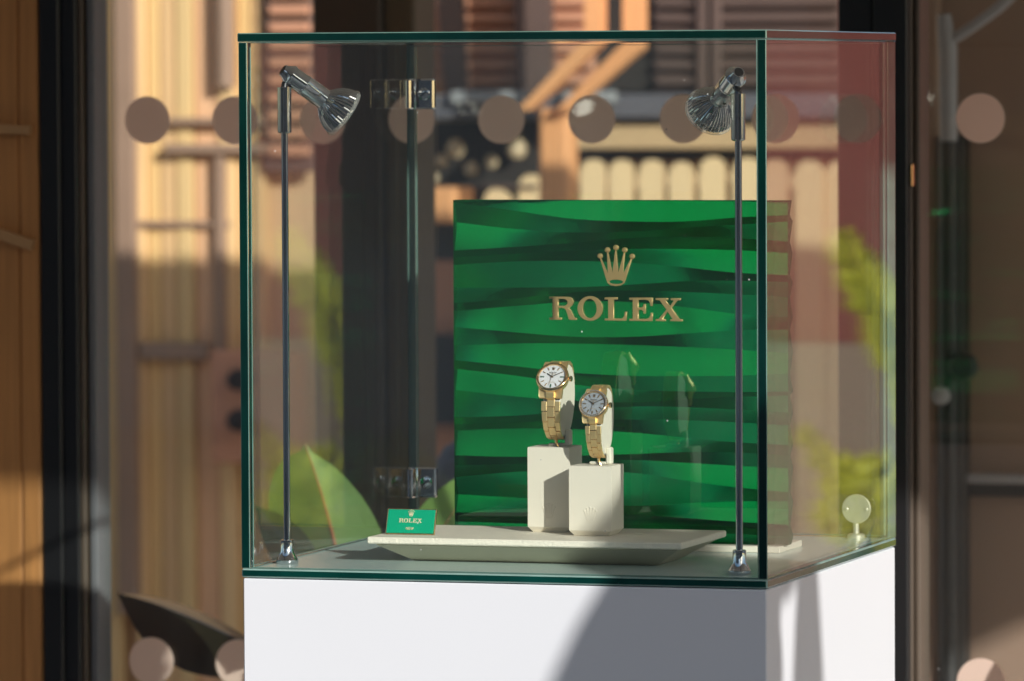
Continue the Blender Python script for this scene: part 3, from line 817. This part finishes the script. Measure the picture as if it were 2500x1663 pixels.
# ---------------------------------------------------- two spot lamps on rods
def spot(u, v, top, cap, axis, flip, label, K=1.15):
    t = Thing('spot_lamp', (u, v, GT), label, 'spot lamp', 'spot lamps in the display case')
    w0 = GT + .0002
    t.part('base', MB().lathe([(.0122, 0), (.0126, .0006), (.0126, .0042), (.0118, .0052), (.0075, .0132), (.0075, .0262), (.0070, .0268), (.0044, .0270)], (u, v, w0), (0, 0, 1), 32), MT['chrome'], smooth=True)
    t.part('rod', MB().lathe([(.0039, .0265), (.0039, top - .050 - w0)], (u, v, w0), (0, 0, 1), 20), MT['chrome'], smooth=True)
    t.part('sleeve', MB().lathe([(.0056, top - .0525), (.0080, top - .0510), (.0080, top - .0285), (.0075, top - .0280), (.0075, top - .0272), (.0080, top - .0267), (.0080, top - .0005), (.0073, top)], (u, v, 0), (0, 0, 1), 28), MT['chrome'], smooth=True)
    ax = Vector(axis).normalized(); C = Vector(cap)
    J = Vector((u, v, top))
    t.part('joint', MB().tube([J - Vector((0, 0, .003)), J + Vector((0, 0, .003)), C + ax * .019], [.0046, .0040, .0046], 14), MT['darkchrome'], smooth=True)
    sk = lambda p: [(r_ * K, t_ * K) for r_, t_ in p]
    h = t.part('head', MB().lathe(sk([(.0058, 0), (.0062, .0006), (.0064, .0022), (.0098, .0078), (.0108, .0084), (.0108, .0104), (.0102, .0108), (.0102, .0252), (.0107, .0256), (.0107, .0272), (.0104, .0277), (.0104, .0525), (.0096, .0532)]), C, ax, 36), MT['chrome'], smooth=True)
    t.part('cap_disc', MB().lathe(sk([(.0046, -.0004), (.0046, .0008)]), C, ax, 24), MT['darkchrome'], h)
    sd = ax.orthogonal().normalized()
    for k in range(4):
        d = Matrix.Rotation(k * math.pi / 2 + .6, 3, ax) @ sd
        t.part('vent_hole', MB().lathe(sk([(.0017, .0), (.0017, .0003)]), C + (ax * .0430 + d * .01030) * K, d, 12), MT['markdark'], h)
    nb = 132
    prof = [(.0094, .0500), (.0128, .0535), (.0165, .0570), (.0200, .0618), (.0226, .0670), (.0243, .0735)]
    rf = t.part('reflector', MB().lathe(sk(prof), C, ax, nb, flute=lambda j, i: (.020 if i % 3 == 0 else -.010) * (0 if j == 0 else 1), close=False), MT['reflector'], smooth=False)
    t.part('rim', MB().lathe(sk([(.0240, .0728), (.0254, .0738), (.0260, .0748), (.0260, .0762), (.0252, .0772), (.0240, .0772)]), C, ax, 64, close=False), MT['lampglass'], rf, True)
    fc = t.part('lens', MB().lathe(sk([(.0236, .0752), (.0236, .0758)]), C, ax, 48), MT['lampglass'], rf)
    e1_, e2_ = sd, ax.cross(sd)
    for a_ in range(-3, 4):                                    # lit facets of the lamp face
        for b_2 in range(-3, 4):
            x_, y_ = (a_ + .5 * (b_2 % 2)) * .0046, b_2 * .0040
            if math.hypot(x_, y_) < .0136:
                t.part('lit_facet', MB().lathe(sk([(.00185, .0760), (.0014, .0765)]), C + e1_ * x_ + e2_ * y_, ax, 6), MT['lamp'], rf)
    # small printed marks near the rim
    for k in range(7):
        d = Matrix.Rotation(flip + k * .16, 3, ax) @ sd
        q = C + (ax * .0700 + d * .0240) * K
        e = ax.cross(d)
        nrm = (d - ax * .42).normalized(); al = nrm.cross(e)
        w_, l_ = (.0011, .0016) if k % 2 else (.0016, .0011)
        t.part('printed_mark', MB().add([q + e * a * w_ + al * b * l_ + nrm * .0005 for a, b in ((-1, -1), (1, -1), (1, 1), (-1, 1))] + [q + e * a * w_ * .5 + al * b * l_ * .5 + nrm * .0005 for a, b in ((-1, -1), (1, -1), (1, 1), (-1, 1))],
               [(0, 1, 5, 4), (1, 2, 6, 5), (2, 3, 7, 6), (3, 0, 4, 7)]), MT['markdark'], rf)
    return t
spot(-.5825, .0771, .5500, at(690, 171, .0771), (.666, .478, -.560), 4.0, 'chrome spot lamp on a rod at the left front corner, head turned right')
spot(-.0485, .0638, .5411, at(1804, 176, .0600), (-.555, .660, -.505), 2.2, 'chrome spot lamp on a rod at the right front corner, head turned away')

# ----------------------------------------------------------- lettering
def ell(cx, cy, rx, ry, n=36, rev=False):
    p = [(cx + rx * math.cos(2 * math.pi * k / n), cy + ry * math.sin(2 * math.pi * k / n)) for k in range(n)]
    return p[::-1] if rev else p
GLYPH = {
 'R': [[(237, 925), (470, 925), (520, 930), (552, 950), (568, 985), (563, 1020), (545, 1050), (505, 1082), (530, 1107), (555, 1160), (575, 1205), (590, 1215), (612, 1217), (612, 1243), (510, 1243), (500, 1225), (485, 1165), (465, 1110), (440, 1085), (400, 1078), (362, 1078), (362, 1212), (408, 1212), (408, 1243), (237, 1243), (237, 1212), (282, 1212), (282, 955), (237, 955)],
       [(362, 955), (430, 955), (468, 965), (488, 990), (486, 1020), (468, 1042), (430, 1052), (362, 1052)]],
 'O': [ell(795, 1085, 172, 170), ell(790, 1085, 95, 132)],
 'L': [[(995, 930), (1170, 930), (1170, 960), (1120, 960), (1120, 1218), (1220, 1218), (1250, 1203), (1265, 1165), (1270, 1125), (1297, 1125), (1290, 1248), (995, 1248), (995, 1218), (1042, 1218), (1042, 960), (995, 960)]],
 'E': [[(1330, 932), (1650, 932), (1648, 1045), (1618, 1045), (1612, 1000), (1590, 968), (1550, 960), (1455, 960), (1455, 1068), (1500, 1066), (1520, 1050), (1525, 1018), (1553, 1018), (1553, 1150), (1525, 1150), (1520, 1115), (1500, 1098), (1455, 1095), (1455, 1220), (1560, 1220), (1600, 1203), (1618, 1165), (1622, 1135), (1648, 1135), (1645, 1250), (1332, 1250), (1332, 1220), (1378, 1220), (1378, 962), (1330, 962)]],
 'X': [[(1690, 935), (1858, 935), (1858, 962), (1825, 966), (1885, 1045), (1935, 968), (1895, 962), (1895, 935), (2028, 935), (2028, 962), (1985, 968), (1905, 1068), (2010, 1218), (2055, 1224), (2055, 1250), (1885, 1250), (1885, 1224), (1918, 1218), (1850, 1118), (1785, 1218), (1825, 1224), (1825, 1250), (1690, 1250), (1690, 1224), (1730, 1218), (1835, 1092), (1745, 968), (1690, 962)]],
 'crown': [[(1022, 700), (932, 398), (946, 393), (1042, 608), (1028, 320), (1044, 316), (1104, 598), (1141, 288), (1156, 288), (1184, 598), (1258, 318), (1272, 322), (1248, 608), (1351, 402), (1365, 408), (1276, 700), (1262, 735), (1215, 768), (1148, 778), (1080, 768), (1035, 735)],
           ell(1150, 718, 95, 29)],
 'N': [[(0, 0), (16, 0), (66, 74), (66, 0), (80, 0), (80, 100), (66, 100), (14, 24), (14, 100), (0, 100)]],
 'Es': [[(104, 0), (164, 0), (164, 12), (118, 12), (118, 42), (160, 42), (160, 54), (118, 54), (118, 88), (166, 88), (166, 100), (104, 100)]],
 'Wd': [[(176, 0), (191, 0), (209, 80), (226, 0), (243, 0), (260, 80), (278, 0), (293, 0), (269, 100), (251, 100), (234, 22), (218, 100), (200, 100)]],
}
CROWN_BALLS = [(930, 367), (1032, 283), (1148, 252), (1267, 284), (1368, 370)]
def loops_mesh(name, loops, m, sx, sz, cx, cy, depth, bev):
    """flat loops (x right, y down) -> raised mesh in the u-w plane, back face on v = 0, front towards -v"""
    cu = bpy.data.curves.new(name + '_outline', 'CURVE')
    cu.dimensions = '2D'; cu.fill_mode = 'BOTH'
    cu.extrude = depth / 2 - bev; cu.bevel_depth = bev; cu.bevel_resolution = 0; cu.offset = -bev
    for lp in loops:
        sp = cu.splines.new('POLY'); sp.points.add(len(lp) - 1)
        for pt, (x, y) in zip(sp.points, lp):
            pt.co = ((x - cx) * sx, (cy - y) * sz, 0, 1)
        sp.use_cyclic_u = True
    ob = bpy.data.objects.new(name + '_tmp', cu)
    COL.objects.link(ob)
    dg = bpy.context.evaluated_depsgraph_get()
    me = bpy.data.meshes.new_from_object(ob.evaluated_get(dg))
    bpy.data.objects.remove(ob); bpy.data.curves.remove(cu)
    me.name = name
    me.transform(Matrix(((1, 0, 0, 0), (0, 0, -1, -depth / 2), (0, 1, 0, 0), (0, 0, 0, 1))))
    me.materials.clear(); me.materials.append(m)
    me.update()
    return me
def place(name, me, parent, org, loc, rot=None):
    o = put(name, me, parent)
    o.location = Vector(loc) - Vector(org)
    if rot: o.rotation_euler = rot
    return o
def crest(parent, org, base, sx, sz, depth, bev, m, word=True, rot=None, R=None):
    """crown with five balls and the word below, raised on a face at base; base = centre of the crown's column at y = 1000"""
    cx, cy = 1148, 1000
    R = R or Matrix.Identity(3)
    B = Vector(base)
    cr = place('crown_emblem', loops_mesh('crown_emblem', GLYPH['crown'], m, sx, sz, cx, cy, depth, bev), parent, org, B, rot)
    bm_ = MB().lathe([(.1, -1.6), (.7, -1.45), (1, -.8), (1, -.2), (1, 0)], (0, 0, 0), (0, 1, 0), 18).mesh('crown_ball', m, smooth=True)
    for x, y in CROWN_BALLS:
        o = put('crown_ball', bm_, cr)
        o.location = ((x - cx) * sx, 0, (cy - y) * sz)
        o.scale = (38 * sx, depth / 1.6, 38 * sz)
    if word:
        for ch in 'ROLEX':
            place('letter', loops_mesh('letter', GLYPH[ch], m, sx, sz, cx, cy, depth, bev), parent, org, B, rot)

# ------------------------------------------------------ green wave panel
PF = .3660                                                    # front face of its clear sheet
pa, pb_, pc = at(1105, 487, PF), at(1924, 490, PF), at(1927, 1330, PF)
PU0, PU1, PW0, PW1 = pa.x, pb_.x, GT + .0079, (pa.z + pb_.z) / 2
t = Thing('green_wave_panel', ((PU0 + PU1) / 2, .40, GT), 'green acrylic back panel with carved waves and a gold crown sign', 'display panel')
t.part('base', MB().box((PU0 - .006, .3502, GT + .0002), (-.0770, .4540, GT + .0076), .0006), MT['cream'])
LX = [1105, 1250, 1400, 1540, 1680, 1790, 1925]
LINES = [                                                     # valley, ridge, valley, ridge ... measured down the panel
 (470, 470, 470, 470, 470, 470, 470), (495, 515, 535, 541, 540, 531, 524),
 (545, 561, 569, 566, 556, 549, 540), (614, 605, 594, 582, 578, 581, 589),
 (632, 622, 614, 609, 609, 611, 618), (650, 641, 639, 643, 654, 665, 671),
 (707, 706, 704, 697, 687, 686, 689), (745, 733, 716, 711, 714, 718, 725),
 (765, 752, 740, 740, 753, 767, 775), (804, 816, 826, 825, 815, 807, 804),
 (851, 845, 844, 846, 850, 855, 862), (887, 900, 915, 921, 920, 918, 911),
 (910, 925, 946, 956, 959, 959, 956), (961, 975, 984, 986, 977, 970, 965),
 (1030, 1024, 1010, 998, 998, 1002, 1008), (1046, 1040, 1031, 1029, 1029, 1032, 1038),
 (1063, 1056, 1056, 1062, 1074, 1082, 1088), (1124, 1125, 1120, 1114, 1107, 1106, 1111),
 (1150, 1144, 1135, 1130, 1135, 1140, 1144), (1178, 1163, 1157, 1160, 1178, 1191, 1202),
 (1222, 1228, 1235, 1243, 1234, 1228, 1225), (1266, 1263, 1262, 1264, 1270, 1276, 1282),
 (1290, 1292, 1296, 1300, 1304, 1308, 1312), (1325, 1328, 1330, 1332, 1334, 1336, 1338)]
NX, NS = 90, 7
xs = np.linspace(1105, 1925, NX)
def smooth_line(y):
    k = np.array(LX, float); y = np.array(y, float)
    m = np.gradient(y, k)
    i = np.clip(np.searchsorted(k, xs, side='right') - 1, 0, len(k) - 2)
    h = k[i + 1] - k[i]; s = (xs - k[i]) / h
    return (2*s**3-3*s**2+1)*y[i] + (s**3-2*s**2+s)*h*m[i] + (-2*s**3+3*s**2)*y[i+1] + (s**3-s**2)*h*m[i+1]
LY = [smooth_line(l) for l in LINES]
colz = []                                                     # per column: list of (w, depth)
RIDGE, DEEP = PF + .010, 0.013
for ix in range(NX):
    col = []
    dep = [0] * len(LY)
    for k in range(len(LY)):
        if k % 2 == 0:
            hd = (LY[k][ix] - LY[k - 1][ix]) / 2110 if k else .010
            dep[k] = min(1, max(.25, 2.15 * hd / DEEP))
    for k in range(len(LY) - 1):
        y0, y1 = LY[k][ix], max(LY[k + 1][ix], LY[k][ix] + 4)
        for s_ in range(NS):
            s = s_ / NS
            yy = y0 + (y1 - y0) * s
            hgt = (y1 - y0) / 2110
            if k % 2 == 0:   d = dep[k] * (1 - s ** 1.05)                    # valley -> ridge
            else:            d = dep[k + 1] * s ** 1.0                         # ridge -> valley
            col.append((yy, d))
    col.append((LY[-1][ix], 0))
    colz.append(col)
NR = len(colz[0])
wv = MB(); vsf, vsb = [], []
w_of = lambda y: PW1 - (y - 488) / (1331 - 488) * (PW1 - PW0)
for ix in range(NX):
    u = PU0 + .0006 + (PU1 - PU0 - .0012) * ix / (NX - 1)
    for (yy, d) in colz[ix]:
        w = min(max(w_of(yy), PW0 + .0005), PW1 - .0003)
        vsf.append((u, PF, w))                                # flat polished front
        vsb.append((u, RIDGE + d * DEEP, w))                  # carved back
nf = len(vsf)
fs = []
for ix in range(NX - 1):
    for r in range(NR - 1):
        a = ix * NR + r
        fs.append((a, a + NR, a + NR + 1, a + 1))
        fs.append((nf + a, nf + a + 1, nf + a + NR + 1, nf + a + NR))
for r in range(NR - 1):
    for base in (0, (NX - 1) * NR):
        a = base + r
        fs.append((a, a + 1, nf + a + 1, nf + a))
for ix in range(NX - 1):
    for r in (0, NR - 1):
        a = ix * NR + r
        fs.append((a, a + NR, nf + a + NR, nf + a))
wv.add(vsf + vsb, fs)
wv.m = [0 if all(i < nf for i in f) else 1 for f in fs]
t.part('carved_block', wv, [MT['green'], MT['greensatin']], smooth=True)
la, lb = at(1342, 754, PF), at(1668, 754, PF)
sx_ = (lb.x - la.x) / (2058 - 236)
la2, lb2 = at(1505, 598, PF), at(1505, 784, PF)
sz_ = (la2.z - lb2.z) / (1255 - 215)
bc = at(1300 + 1148 / 5.6, 560 + 1000 / 5.6, PF)
crest(t.o, t.org, (bc.x, PF - .0002, bc.z), sx_, sz_, .0030, .0004, MT['signgold'])

# --------------------------------------------------------------- tray
TW = .0400
t = Thing('leather_tray', (-.31, .2, GT), 'cream leather tray with tapered taupe base on the case floor', 'tray')
t0, t1 = (-.4870, .1110, -.1330, .2850), (-.4560, .1520, -.1680, .2480)
tb = MB()
vs = [(t1[0], t1[1], GT + .0003), (t1[2], t1[1], GT + .0003), (t1[2], t1[3], GT + .0003), (t1[0], t1[3], GT + .0003),
      (t0[0], t0[1], TW - .0095), (t0[2], t0[1], TW - .0095), (t0[2], t0[3], TW - .0095), (t0[0], t0[3], TW - .0095),
      (t0[0], t0[1], TW - .0078), (t0[2], t0[1], TW - .0078), (t0[2], t0[3], TW - .0078), (t0[0], t0[3], TW - .0078)]
tb.add(vs, [(0, 3, 2, 1), (8, 9, 10, 11)] + [(a + i, a + (i + 1) % 4, a + 4 + (i + 1) % 4, a + 4 + i) for a in (0, 4) for i in range(4)])
t.part('tapered_base', tb, MT['taupe'])
t.part('top', MB().box((-.4955, .1015, TW - .0076), (-.1250, .2930, TW), .0014), MT['creamtray'])

# --------------------------------------------------------- two cream blocks
def block(u, v, h, label):
    t = Thing('cream_block', (u + .025, v + .025, TW), label, 'display block', 'cream display blocks')
    w0, wc, w1, c = TW + .0002, TW + .0062, h, .0050
    mb = MB()
    e = .0006
    rows = [(c, w0), (0, wc), (0, w1 - e), (e, w1)]
    vs = []
    for i, w in rows:
        vs += [(u + i, v + i, w), (u + .050 - i, v + i, w), (u + .050 - i, v + .050 - i, w), (u + i, v + .050 - i, w)]
    mb.add(vs, [(0, 3, 2, 1), (12, 13, 14, 15)] + [(4 * r + i, 4 * r + (i + 1) % 4, 4 * r + 4 + (i + 1) % 4, 4 * r + 4 + i) for r in range(3) for i in range(4)])
    t.part('body', mb, MT['cream'])
    crest(t.o, t.org, (u + .025, v - .0001, TW + .0085), .0165 / 515, .0165 / 515, .0004, .00008, MT['cream'], word=False)
    return t
block(-.3390, .2145, .1374, 'taller cream block at the back of the tray')
block(-.2775, .1735, .1195, 'shorter cream block at the front of the tray')

# ------------------------------------------------------------- name card
cu0, cu1, cv0 = -.4870, -.4285, .1425
tilt = math.radians(-20)
t = Thing('green_name_card', ((cu0 + cu1) / 2, cv0, TW), 'small green name card in a gold frame on the left of the tray', 'name card')
def card(mb):
    M_ = Matrix.Translation((0, cv0, TW)) @ Matrix.Rotation(tilt, 4, 'X') @ Matrix.Translation((0, -cv0, -TW))
    mb.v = [M_ @ p for p in mb.v]; return mb
ch_ = .0308
t.part('gold_frame', card(MB().box((cu0, cv0, TW + .0006), (cu1, cv0 + .003, TW + ch_), .0004)), MT['gold'])
t.part('green_face', card(MB().box((cu0 + .0012, cv0 - .0011, TW + .0018), (cu1 - .0012, cv0 - .0001, TW + ch_ - .0012), .0003)), MT['cardgreen'])
Rt = Matrix.Rotation(tilt, 3, 'X')
kc = .0275 / 1822
base = Vector(((cu0 + cu1) / 2 - .0003, cv0, TW)) + Rt @ Vector((0, -.0012, .0178))
GP = mat('pale_gold_print', (.80, .74, .48), .5, .15, var=.02)
crest(t.o, t.org, base, kc, kc, .0005, .00005, GP, rot=(tilt, 0, 0))
kn = .0090 / 293
for ch in ('N', 'Es', 'Wd'):
    place('letter', loops_mesh('letter', GLYPH[ch], GP, kn, kn, 146, 50, .0004, .00003), t.o, t.org,
          Vector(((cu0 + cu1) / 2 - .0003, cv0, TW)) + Rt @ Vector((0, -.0012, .0072)), (tilt, 0, 0))

# -------------------------------------------------------------- watches
link_me = MB().box((-.5, -.5, -.5), (.5, .5, .5), .06).mesh('link', MT['goldbrush'])
link_po = MB().box((-.5, -.5, -.5), (.5, .5, .5), .06).mesh('link', MT['goldpol'])
def watch(uc, vc, wc, a, b, tau, beta, Rw, bw0, bw1, base_w, pearl, labels):
    """loop: ellipse a x b in the v-w plane, leaning back by tau; head normal raised by beta; Rw = bezel radius"""
    tau, beta = math.radians(tau), math.radians(beta)
    phi0 = math.atan(math.tan(beta - tau) * b / a)
    def P(ph, off=0.0):
        vv, ww = -a * math.cos(ph), b * math.sin(ph)
        nv, nw = -math.cos(ph) / a, math.sin(ph) / b
        l = math.hypot(nv, nw); nv, nw = nv / l, nw / l
        vv, ww = vv + nv * off, ww + nw * off
        rot = lambda p, q: (p * math.cos(tau) + q * math.sin(tau), q * math.cos(tau) - p * math.sin(tau))
        (vv, ww), (nv, nw) = rot(vv, ww), rot(nv, nw)
        return Vector((uc, vc + vv, wc + ww)), Vector((0, nv, nw))
    # ---- stand: cream pad, post and foot
    st = Thing('watch_stand', (uc, vc, base_w), labels[1], 'watch stand', 'cream watch stands')
    n = 48
    hw = bw0 * .5 * .93
    mb = MB(); vs = []
    for du, sh in ((-hw, -.0016), (-hw + .0015, -.0002), (hw - .0015, -.0002), (hw, -.0016)):
        for k in range(n):
            p, _ = P(2 * math.pi * k / n, sh); vs.append((p.x + du, p.y, p.z))
    mb.add(vs, [(j * n + i, j * n + (i + 1) % n, (j + 1) * n + (i + 1) % n, (j + 1) * n + i) for j in range(3) for i in range(n)] + [tuple(range(n))[::-1], tuple(3 * n + i for i in range(n))])
    st.part('pad', mb, MT['creampad'], smooth=True)
    bot, _ = P(-math.pi / 2 - .25, -.001)
    pu = uc + bw0 * .5 - .0015
    st.part('post', MB().box((pu, bot.y - .0055, base_w + .0003), (pu + .0066, bot.y + .0065, bot.z + .0075), .0016), MT['creampad'])
    st.part('foot', MB().box((pu - .0195, bot.y - .0055, base_w + .0003), (pu + .0010, bot.y + .0060, base_w + .0034), .0012), MT['creampad'])
    # ---- watch
    t = Thing('gold_wristwatch', (uc, vc, wc - b), labels[0], 'wristwatch', 'gold wristwatches')
    c0, nrm = P(phi0, .0004)
    yv = Vector((0, -nrm.z, nrm.y)); yv = yv if yv.z > 0 else -yv
    def Hd(x, y, z): return c0 + Vector((1, 0, 0)) * x + yv * y + nrm * z
    r = Rw
    # case middle with lugs
    def body(k):
        pts = []
        for i in range(40):
            an = 2 * math.pi * i / 40
            pts.append((r * .985 * math.cos(an), r * .985 * math.sin(an)))
        return pts
    lw = bw0 * .5 + .0022
    half = [(r * .985 * math.cos(q), r * .985 * math.sin(q)) for q in np.linspace(-.72, .72, 13)]
    outl = half + [(lw + .0005, r * 1.16), (lw - .0002, r * 1.24), (-lw + .0002, r * 1.24), (-lw - .0005, r * 1.16)] + [(-x, -y) for x, y in half] + [(-lw - .0005, -r * 1.16), (-lw + .0002, -r * 1.24), (lw - .0002, -r * 1.24), (lw + .0005, -r * 1.16)]
    cb = MB(); nn = len(outl)
    zf = lambda x, y: .0060 - .0052 * max(0, (abs(y) / r - .62) / .62) ** 1.3
    lay = []
    for zz, ins in ((0, .96), (.35, 1), (1, 1), (1.0, .93)):
        for (x, y) in outl:
            top = zf(x, y)
            drop = -.0026 * max(0, (abs(y) / r - .7)) * 2
            lay.append(Hd(x * ins, y * ins, (drop + (top - drop) * zz) + (.0003 if ins == .93 else 0)))
    cb.add(lay, [(j * nn + i, j * nn + (i + 1) % nn, (j + 1) * nn + (i + 1) % nn, (j + 1) * nn + i) for j in range(3) for i in range(nn)] + [tuple(range(nn))[::-1], tuple(3 * nn + i for i in range(nn))])
    t.part('case', cb, MT['goldbrush'], smooth=True)
    for sy in (-1, 1):                                         # end links between the lugs
        el = MB(); hw_ = bw0 * .21
        pts = [(x, sy * r * q, z) for x in (-hw_, hw_) for q, z in ((.90, .0062), (1.05, .0054), (1.22, .0030), (1.30, .0012), (1.30, -.0014), (.90, -.0010))]
        el.add([Hd(*p) for p in pts], [tuple(range(6)), tuple(range(6, 12))[::-1]] + [(i, (i + 1) % 6, 6 + (i + 1) % 6, 6 + i) for i in range(6)])
        t.part('end_link', el, MT['goldbrush'])
    bz = [(r * .97, .0055), (r, .0061), (r, .0069), (r * .96, .0083), (r * .87, .0092), (r * .83, .0092), (r * .81, .0086), (r * .80, .0070)]
    bezel = t.part('bezel', MB().lathe(bz, c0, nrm, 64, close=False), MT['goldpol'], smooth=True)
    t.part('dial', MB().lathe([(r * .805, .0066), (r * .805, .0071)], c0, nrm, 56), MT['dialpearl' if pearl else 'dialwhite'])
    if pearl:
        dm_ = MB(); nd = 44
        for k in range(nd):
            an = 2 * math.pi * k / nd
            x, y = r * .912 * math.cos(an), r * .912 * math.sin(an); q = r * .056
            bx = [Hd(x + q * math.cos(an + j * math.pi / 3), y + q * math.sin(an + j * math.pi / 3), .0089) for j in range(6)]
            tp = [Hd(x + q * .55 * math.cos(an + j * math.pi / 3), y + q * .55 * math.sin(an + j * math.pi / 3), .0101) for j in range(6)]
            dm_.add(bx + tp, [(i, (i + 1) % 6, 6 + (i + 1) % 6, 6 + i) for i in range(6)] + [tuple(range(6, 12))])
        d_ = t.part('diamond_ring', dm_, MT['diamond'], bezel); d_['kind'] = 'stuff'
    ZD = .0072
    for k in range(12):                                        # hour markers
        an = math.pi / 2 - k * math.pi / 6
        if k == 0: continue
        big = k in (3, 6, 9) and not pearl
        L, wd = (r * .17, r * .038) if big else (r * .15, r * .026 if not pearl else r * .034)
        rc = r * .62
        e1, e2 = (math.cos(an), math.sin(an)), (-math.sin(an), math.cos(an))
        cor = [(rc * e1[0] + s1 * L / 1.4 * e1[0] + s2 * wd * e2[0], rc * e1[1] + s1 * L / 1.4 * e1[1] + s2 * wd * e2[1]) for s1, s2 in ((-1, -1), (1, -1), (1, 1), (-1, 1))]
        t.part('hour_marker', MB().prism(cor, lambda x, y, z: Hd(x, y, z), ZD, ZD + .0004), MT['markgreen'] if big else MT['goldpol'])
    k_ = r * .20 / 480
    RM = Matrix(((1, 0, 0), (0, -nrm.y, yv.y), (0, -nrm.z, yv.z)))
    rot = RM.to_euler()
    crest(t.o, t.org, Hd(0, r * .57, ZD + .0001) - (RM @ Vector((0, 0, 480 * k_))), k_, k_, .0003, .00003, MT['gold'], word=False, rot=rot)
    k2 = r * .46 / 1822
    for ch in 'ROLEX':
        place('letter', loops_mesh('letter', GLYPH[ch], MT['markdark'], k2, k2, 1148, 1085, .00016, .00001), t.o, t.org, Hd(0, r * .30, ZD + .00005), rot)
    for yy, ww_ in ((.20, .40), (-.36, .44)):                  # fine lines of small print
        t.part('small_print', MB().prism([(-r * ww_ / 2, r * (yy - .012)), (r * ww_ / 2, r * (yy - .012)), (r * ww_ / 2, r * (yy + .012)), (-r * ww_ / 2, r * (yy + .012))], lambda x, y, z: Hd(x, y, z), ZD, ZD + .00008), MT['signgold'])
    def hand(nm, ang, L, tail, wd, z, m):
        an = math.pi / 2 - ang
        e1, e2 = (math.cos(an), math.sin(an)), (-math.sin(an), math.cos(an))
        poly = [(-tail, -wd), (L * .9, -wd * .8), (L, 0), (L * .9, wd * .8), (-tail, wd)]
        t.part(nm, MB().prism([(x * e1[0] + y * e2[0], x * e1[1] + y * e2[1]) for x, y in poly], lambda x, y, q: Hd(x, y, q), z, z + .00025), MT[m])
    hand('hour_hand', math.radians(-57), r * .42, r * .10, r * .034, .0078, 'markdark')
    hand('minute_hand', math.radians(62), r * .66, r * .10, r * .026, .0081, 'markdark')
    hand('second_hand', math.radians(190), r * .66, r * .24, r * .010, .0084, 'gold')
    t.part('centre_pin', MB().lathe([(r * .045, .0077), (r * .045, .0088)], c0, nrm, 16), MT['goldpol'])
    t.part('crystal', MB().lathe([(r * .81, .0089), (r * .81, .0096), (r * .78, .0099)], c0, nrm, 48), MT['crystal'])
    cr0 = Hd(r * .985, 0, .0036)
    t.part('winding_crown', MB().lathe([(.0016, 0), (.0016, .0010), (.0028, .0012), (.0031, .0016), (.0031, .0034), (.0026, .0040)], cr0, (1, 0, 0), 28, flute=lambda j, i: .05 if i % 2 else -.02), MT['goldpol'])
    # ---- bracelet: rows of a centre link and two side links round the loop
    def arc(ph0, dirn, dist, off):
        ph, acc, q = ph0, 0.0, P(ph0, off)[0]
        while acc < dist:
            ph += dirn * .012
            q2 = P(ph, off)[0]; acc += (q2 - q).length; q = q2
        return ph
    off, th_, pit = .0017, .0027, bw0 * .52
    for dirn, rows in ((-1, 6), (1, 6)):
        for i in range(rows):
            f_ = i / max(1, rows - 1)
            bw = bw0 + (bw1 - bw0) * f_
            for kind, du, wd, sh in (('centre_link', 0, bw * .42, 0.0), ('side_link', -bw * .355, bw * .285, .5), ('side_link', bw * .355, bw * .285, .5)):
                ds = r * (1.10 if kind == 'centre_link' else 1.16) + (i + .5) * pit + (0 if kind == 'centre_link' else pit * .34)
                ph = arc(phi0, dirn, ds, off)
                p, nv = P(ph, off)
                tg = Vector((0, -nv.z, nv.y))
                o = put(kind, link_me, t.o)
                M_ = Matrix.Identity(4)
                X = Vector((1, 0, 0))
                for q_ in range(3):
                    M_[q_][0], M_[q_][1], M_[q_][2] = X[q_] * (wd * .975), tg[q_] * (pit * .955), nv[q_] * th_
                pp = p + Vector((du, 0, 0)) - t.org
                M_[0][3], M_[1][3], M_[2][3] = pp
                o.matrix_local = M_
    # open clasp tongue under the pad
    pq, nq = P(-math.pi / 2 - .05, .003)
    t.part('clasp_tongue', MB().tube([pq, pq + Vector((.001, -.002, -.004)), pq + Vector((.0035, -.003, -.0085)), pq + Vector((.0045, -.003, -.0115))], [.0022, .0017, .0012, .0005], 8), MT['gold'], smooth=True)

watch(-.3110, .2470, .1895, .0290, .0425, 18, 34, .0192, .0224, .0172, .1374, False,
      ('gold wristwatch with white dial and green markers, on the taller block', 'cream watch stand on the taller block'))
watch(-.2500, .2070, .1685, .0260, .0385, 12, 26, .0170, .0187, .0148, .1195, True,
      ('smaller gold wristwatch with pearl dial and diamond bezel, on the shorter block', 'cream watch stand on the shorter block'))
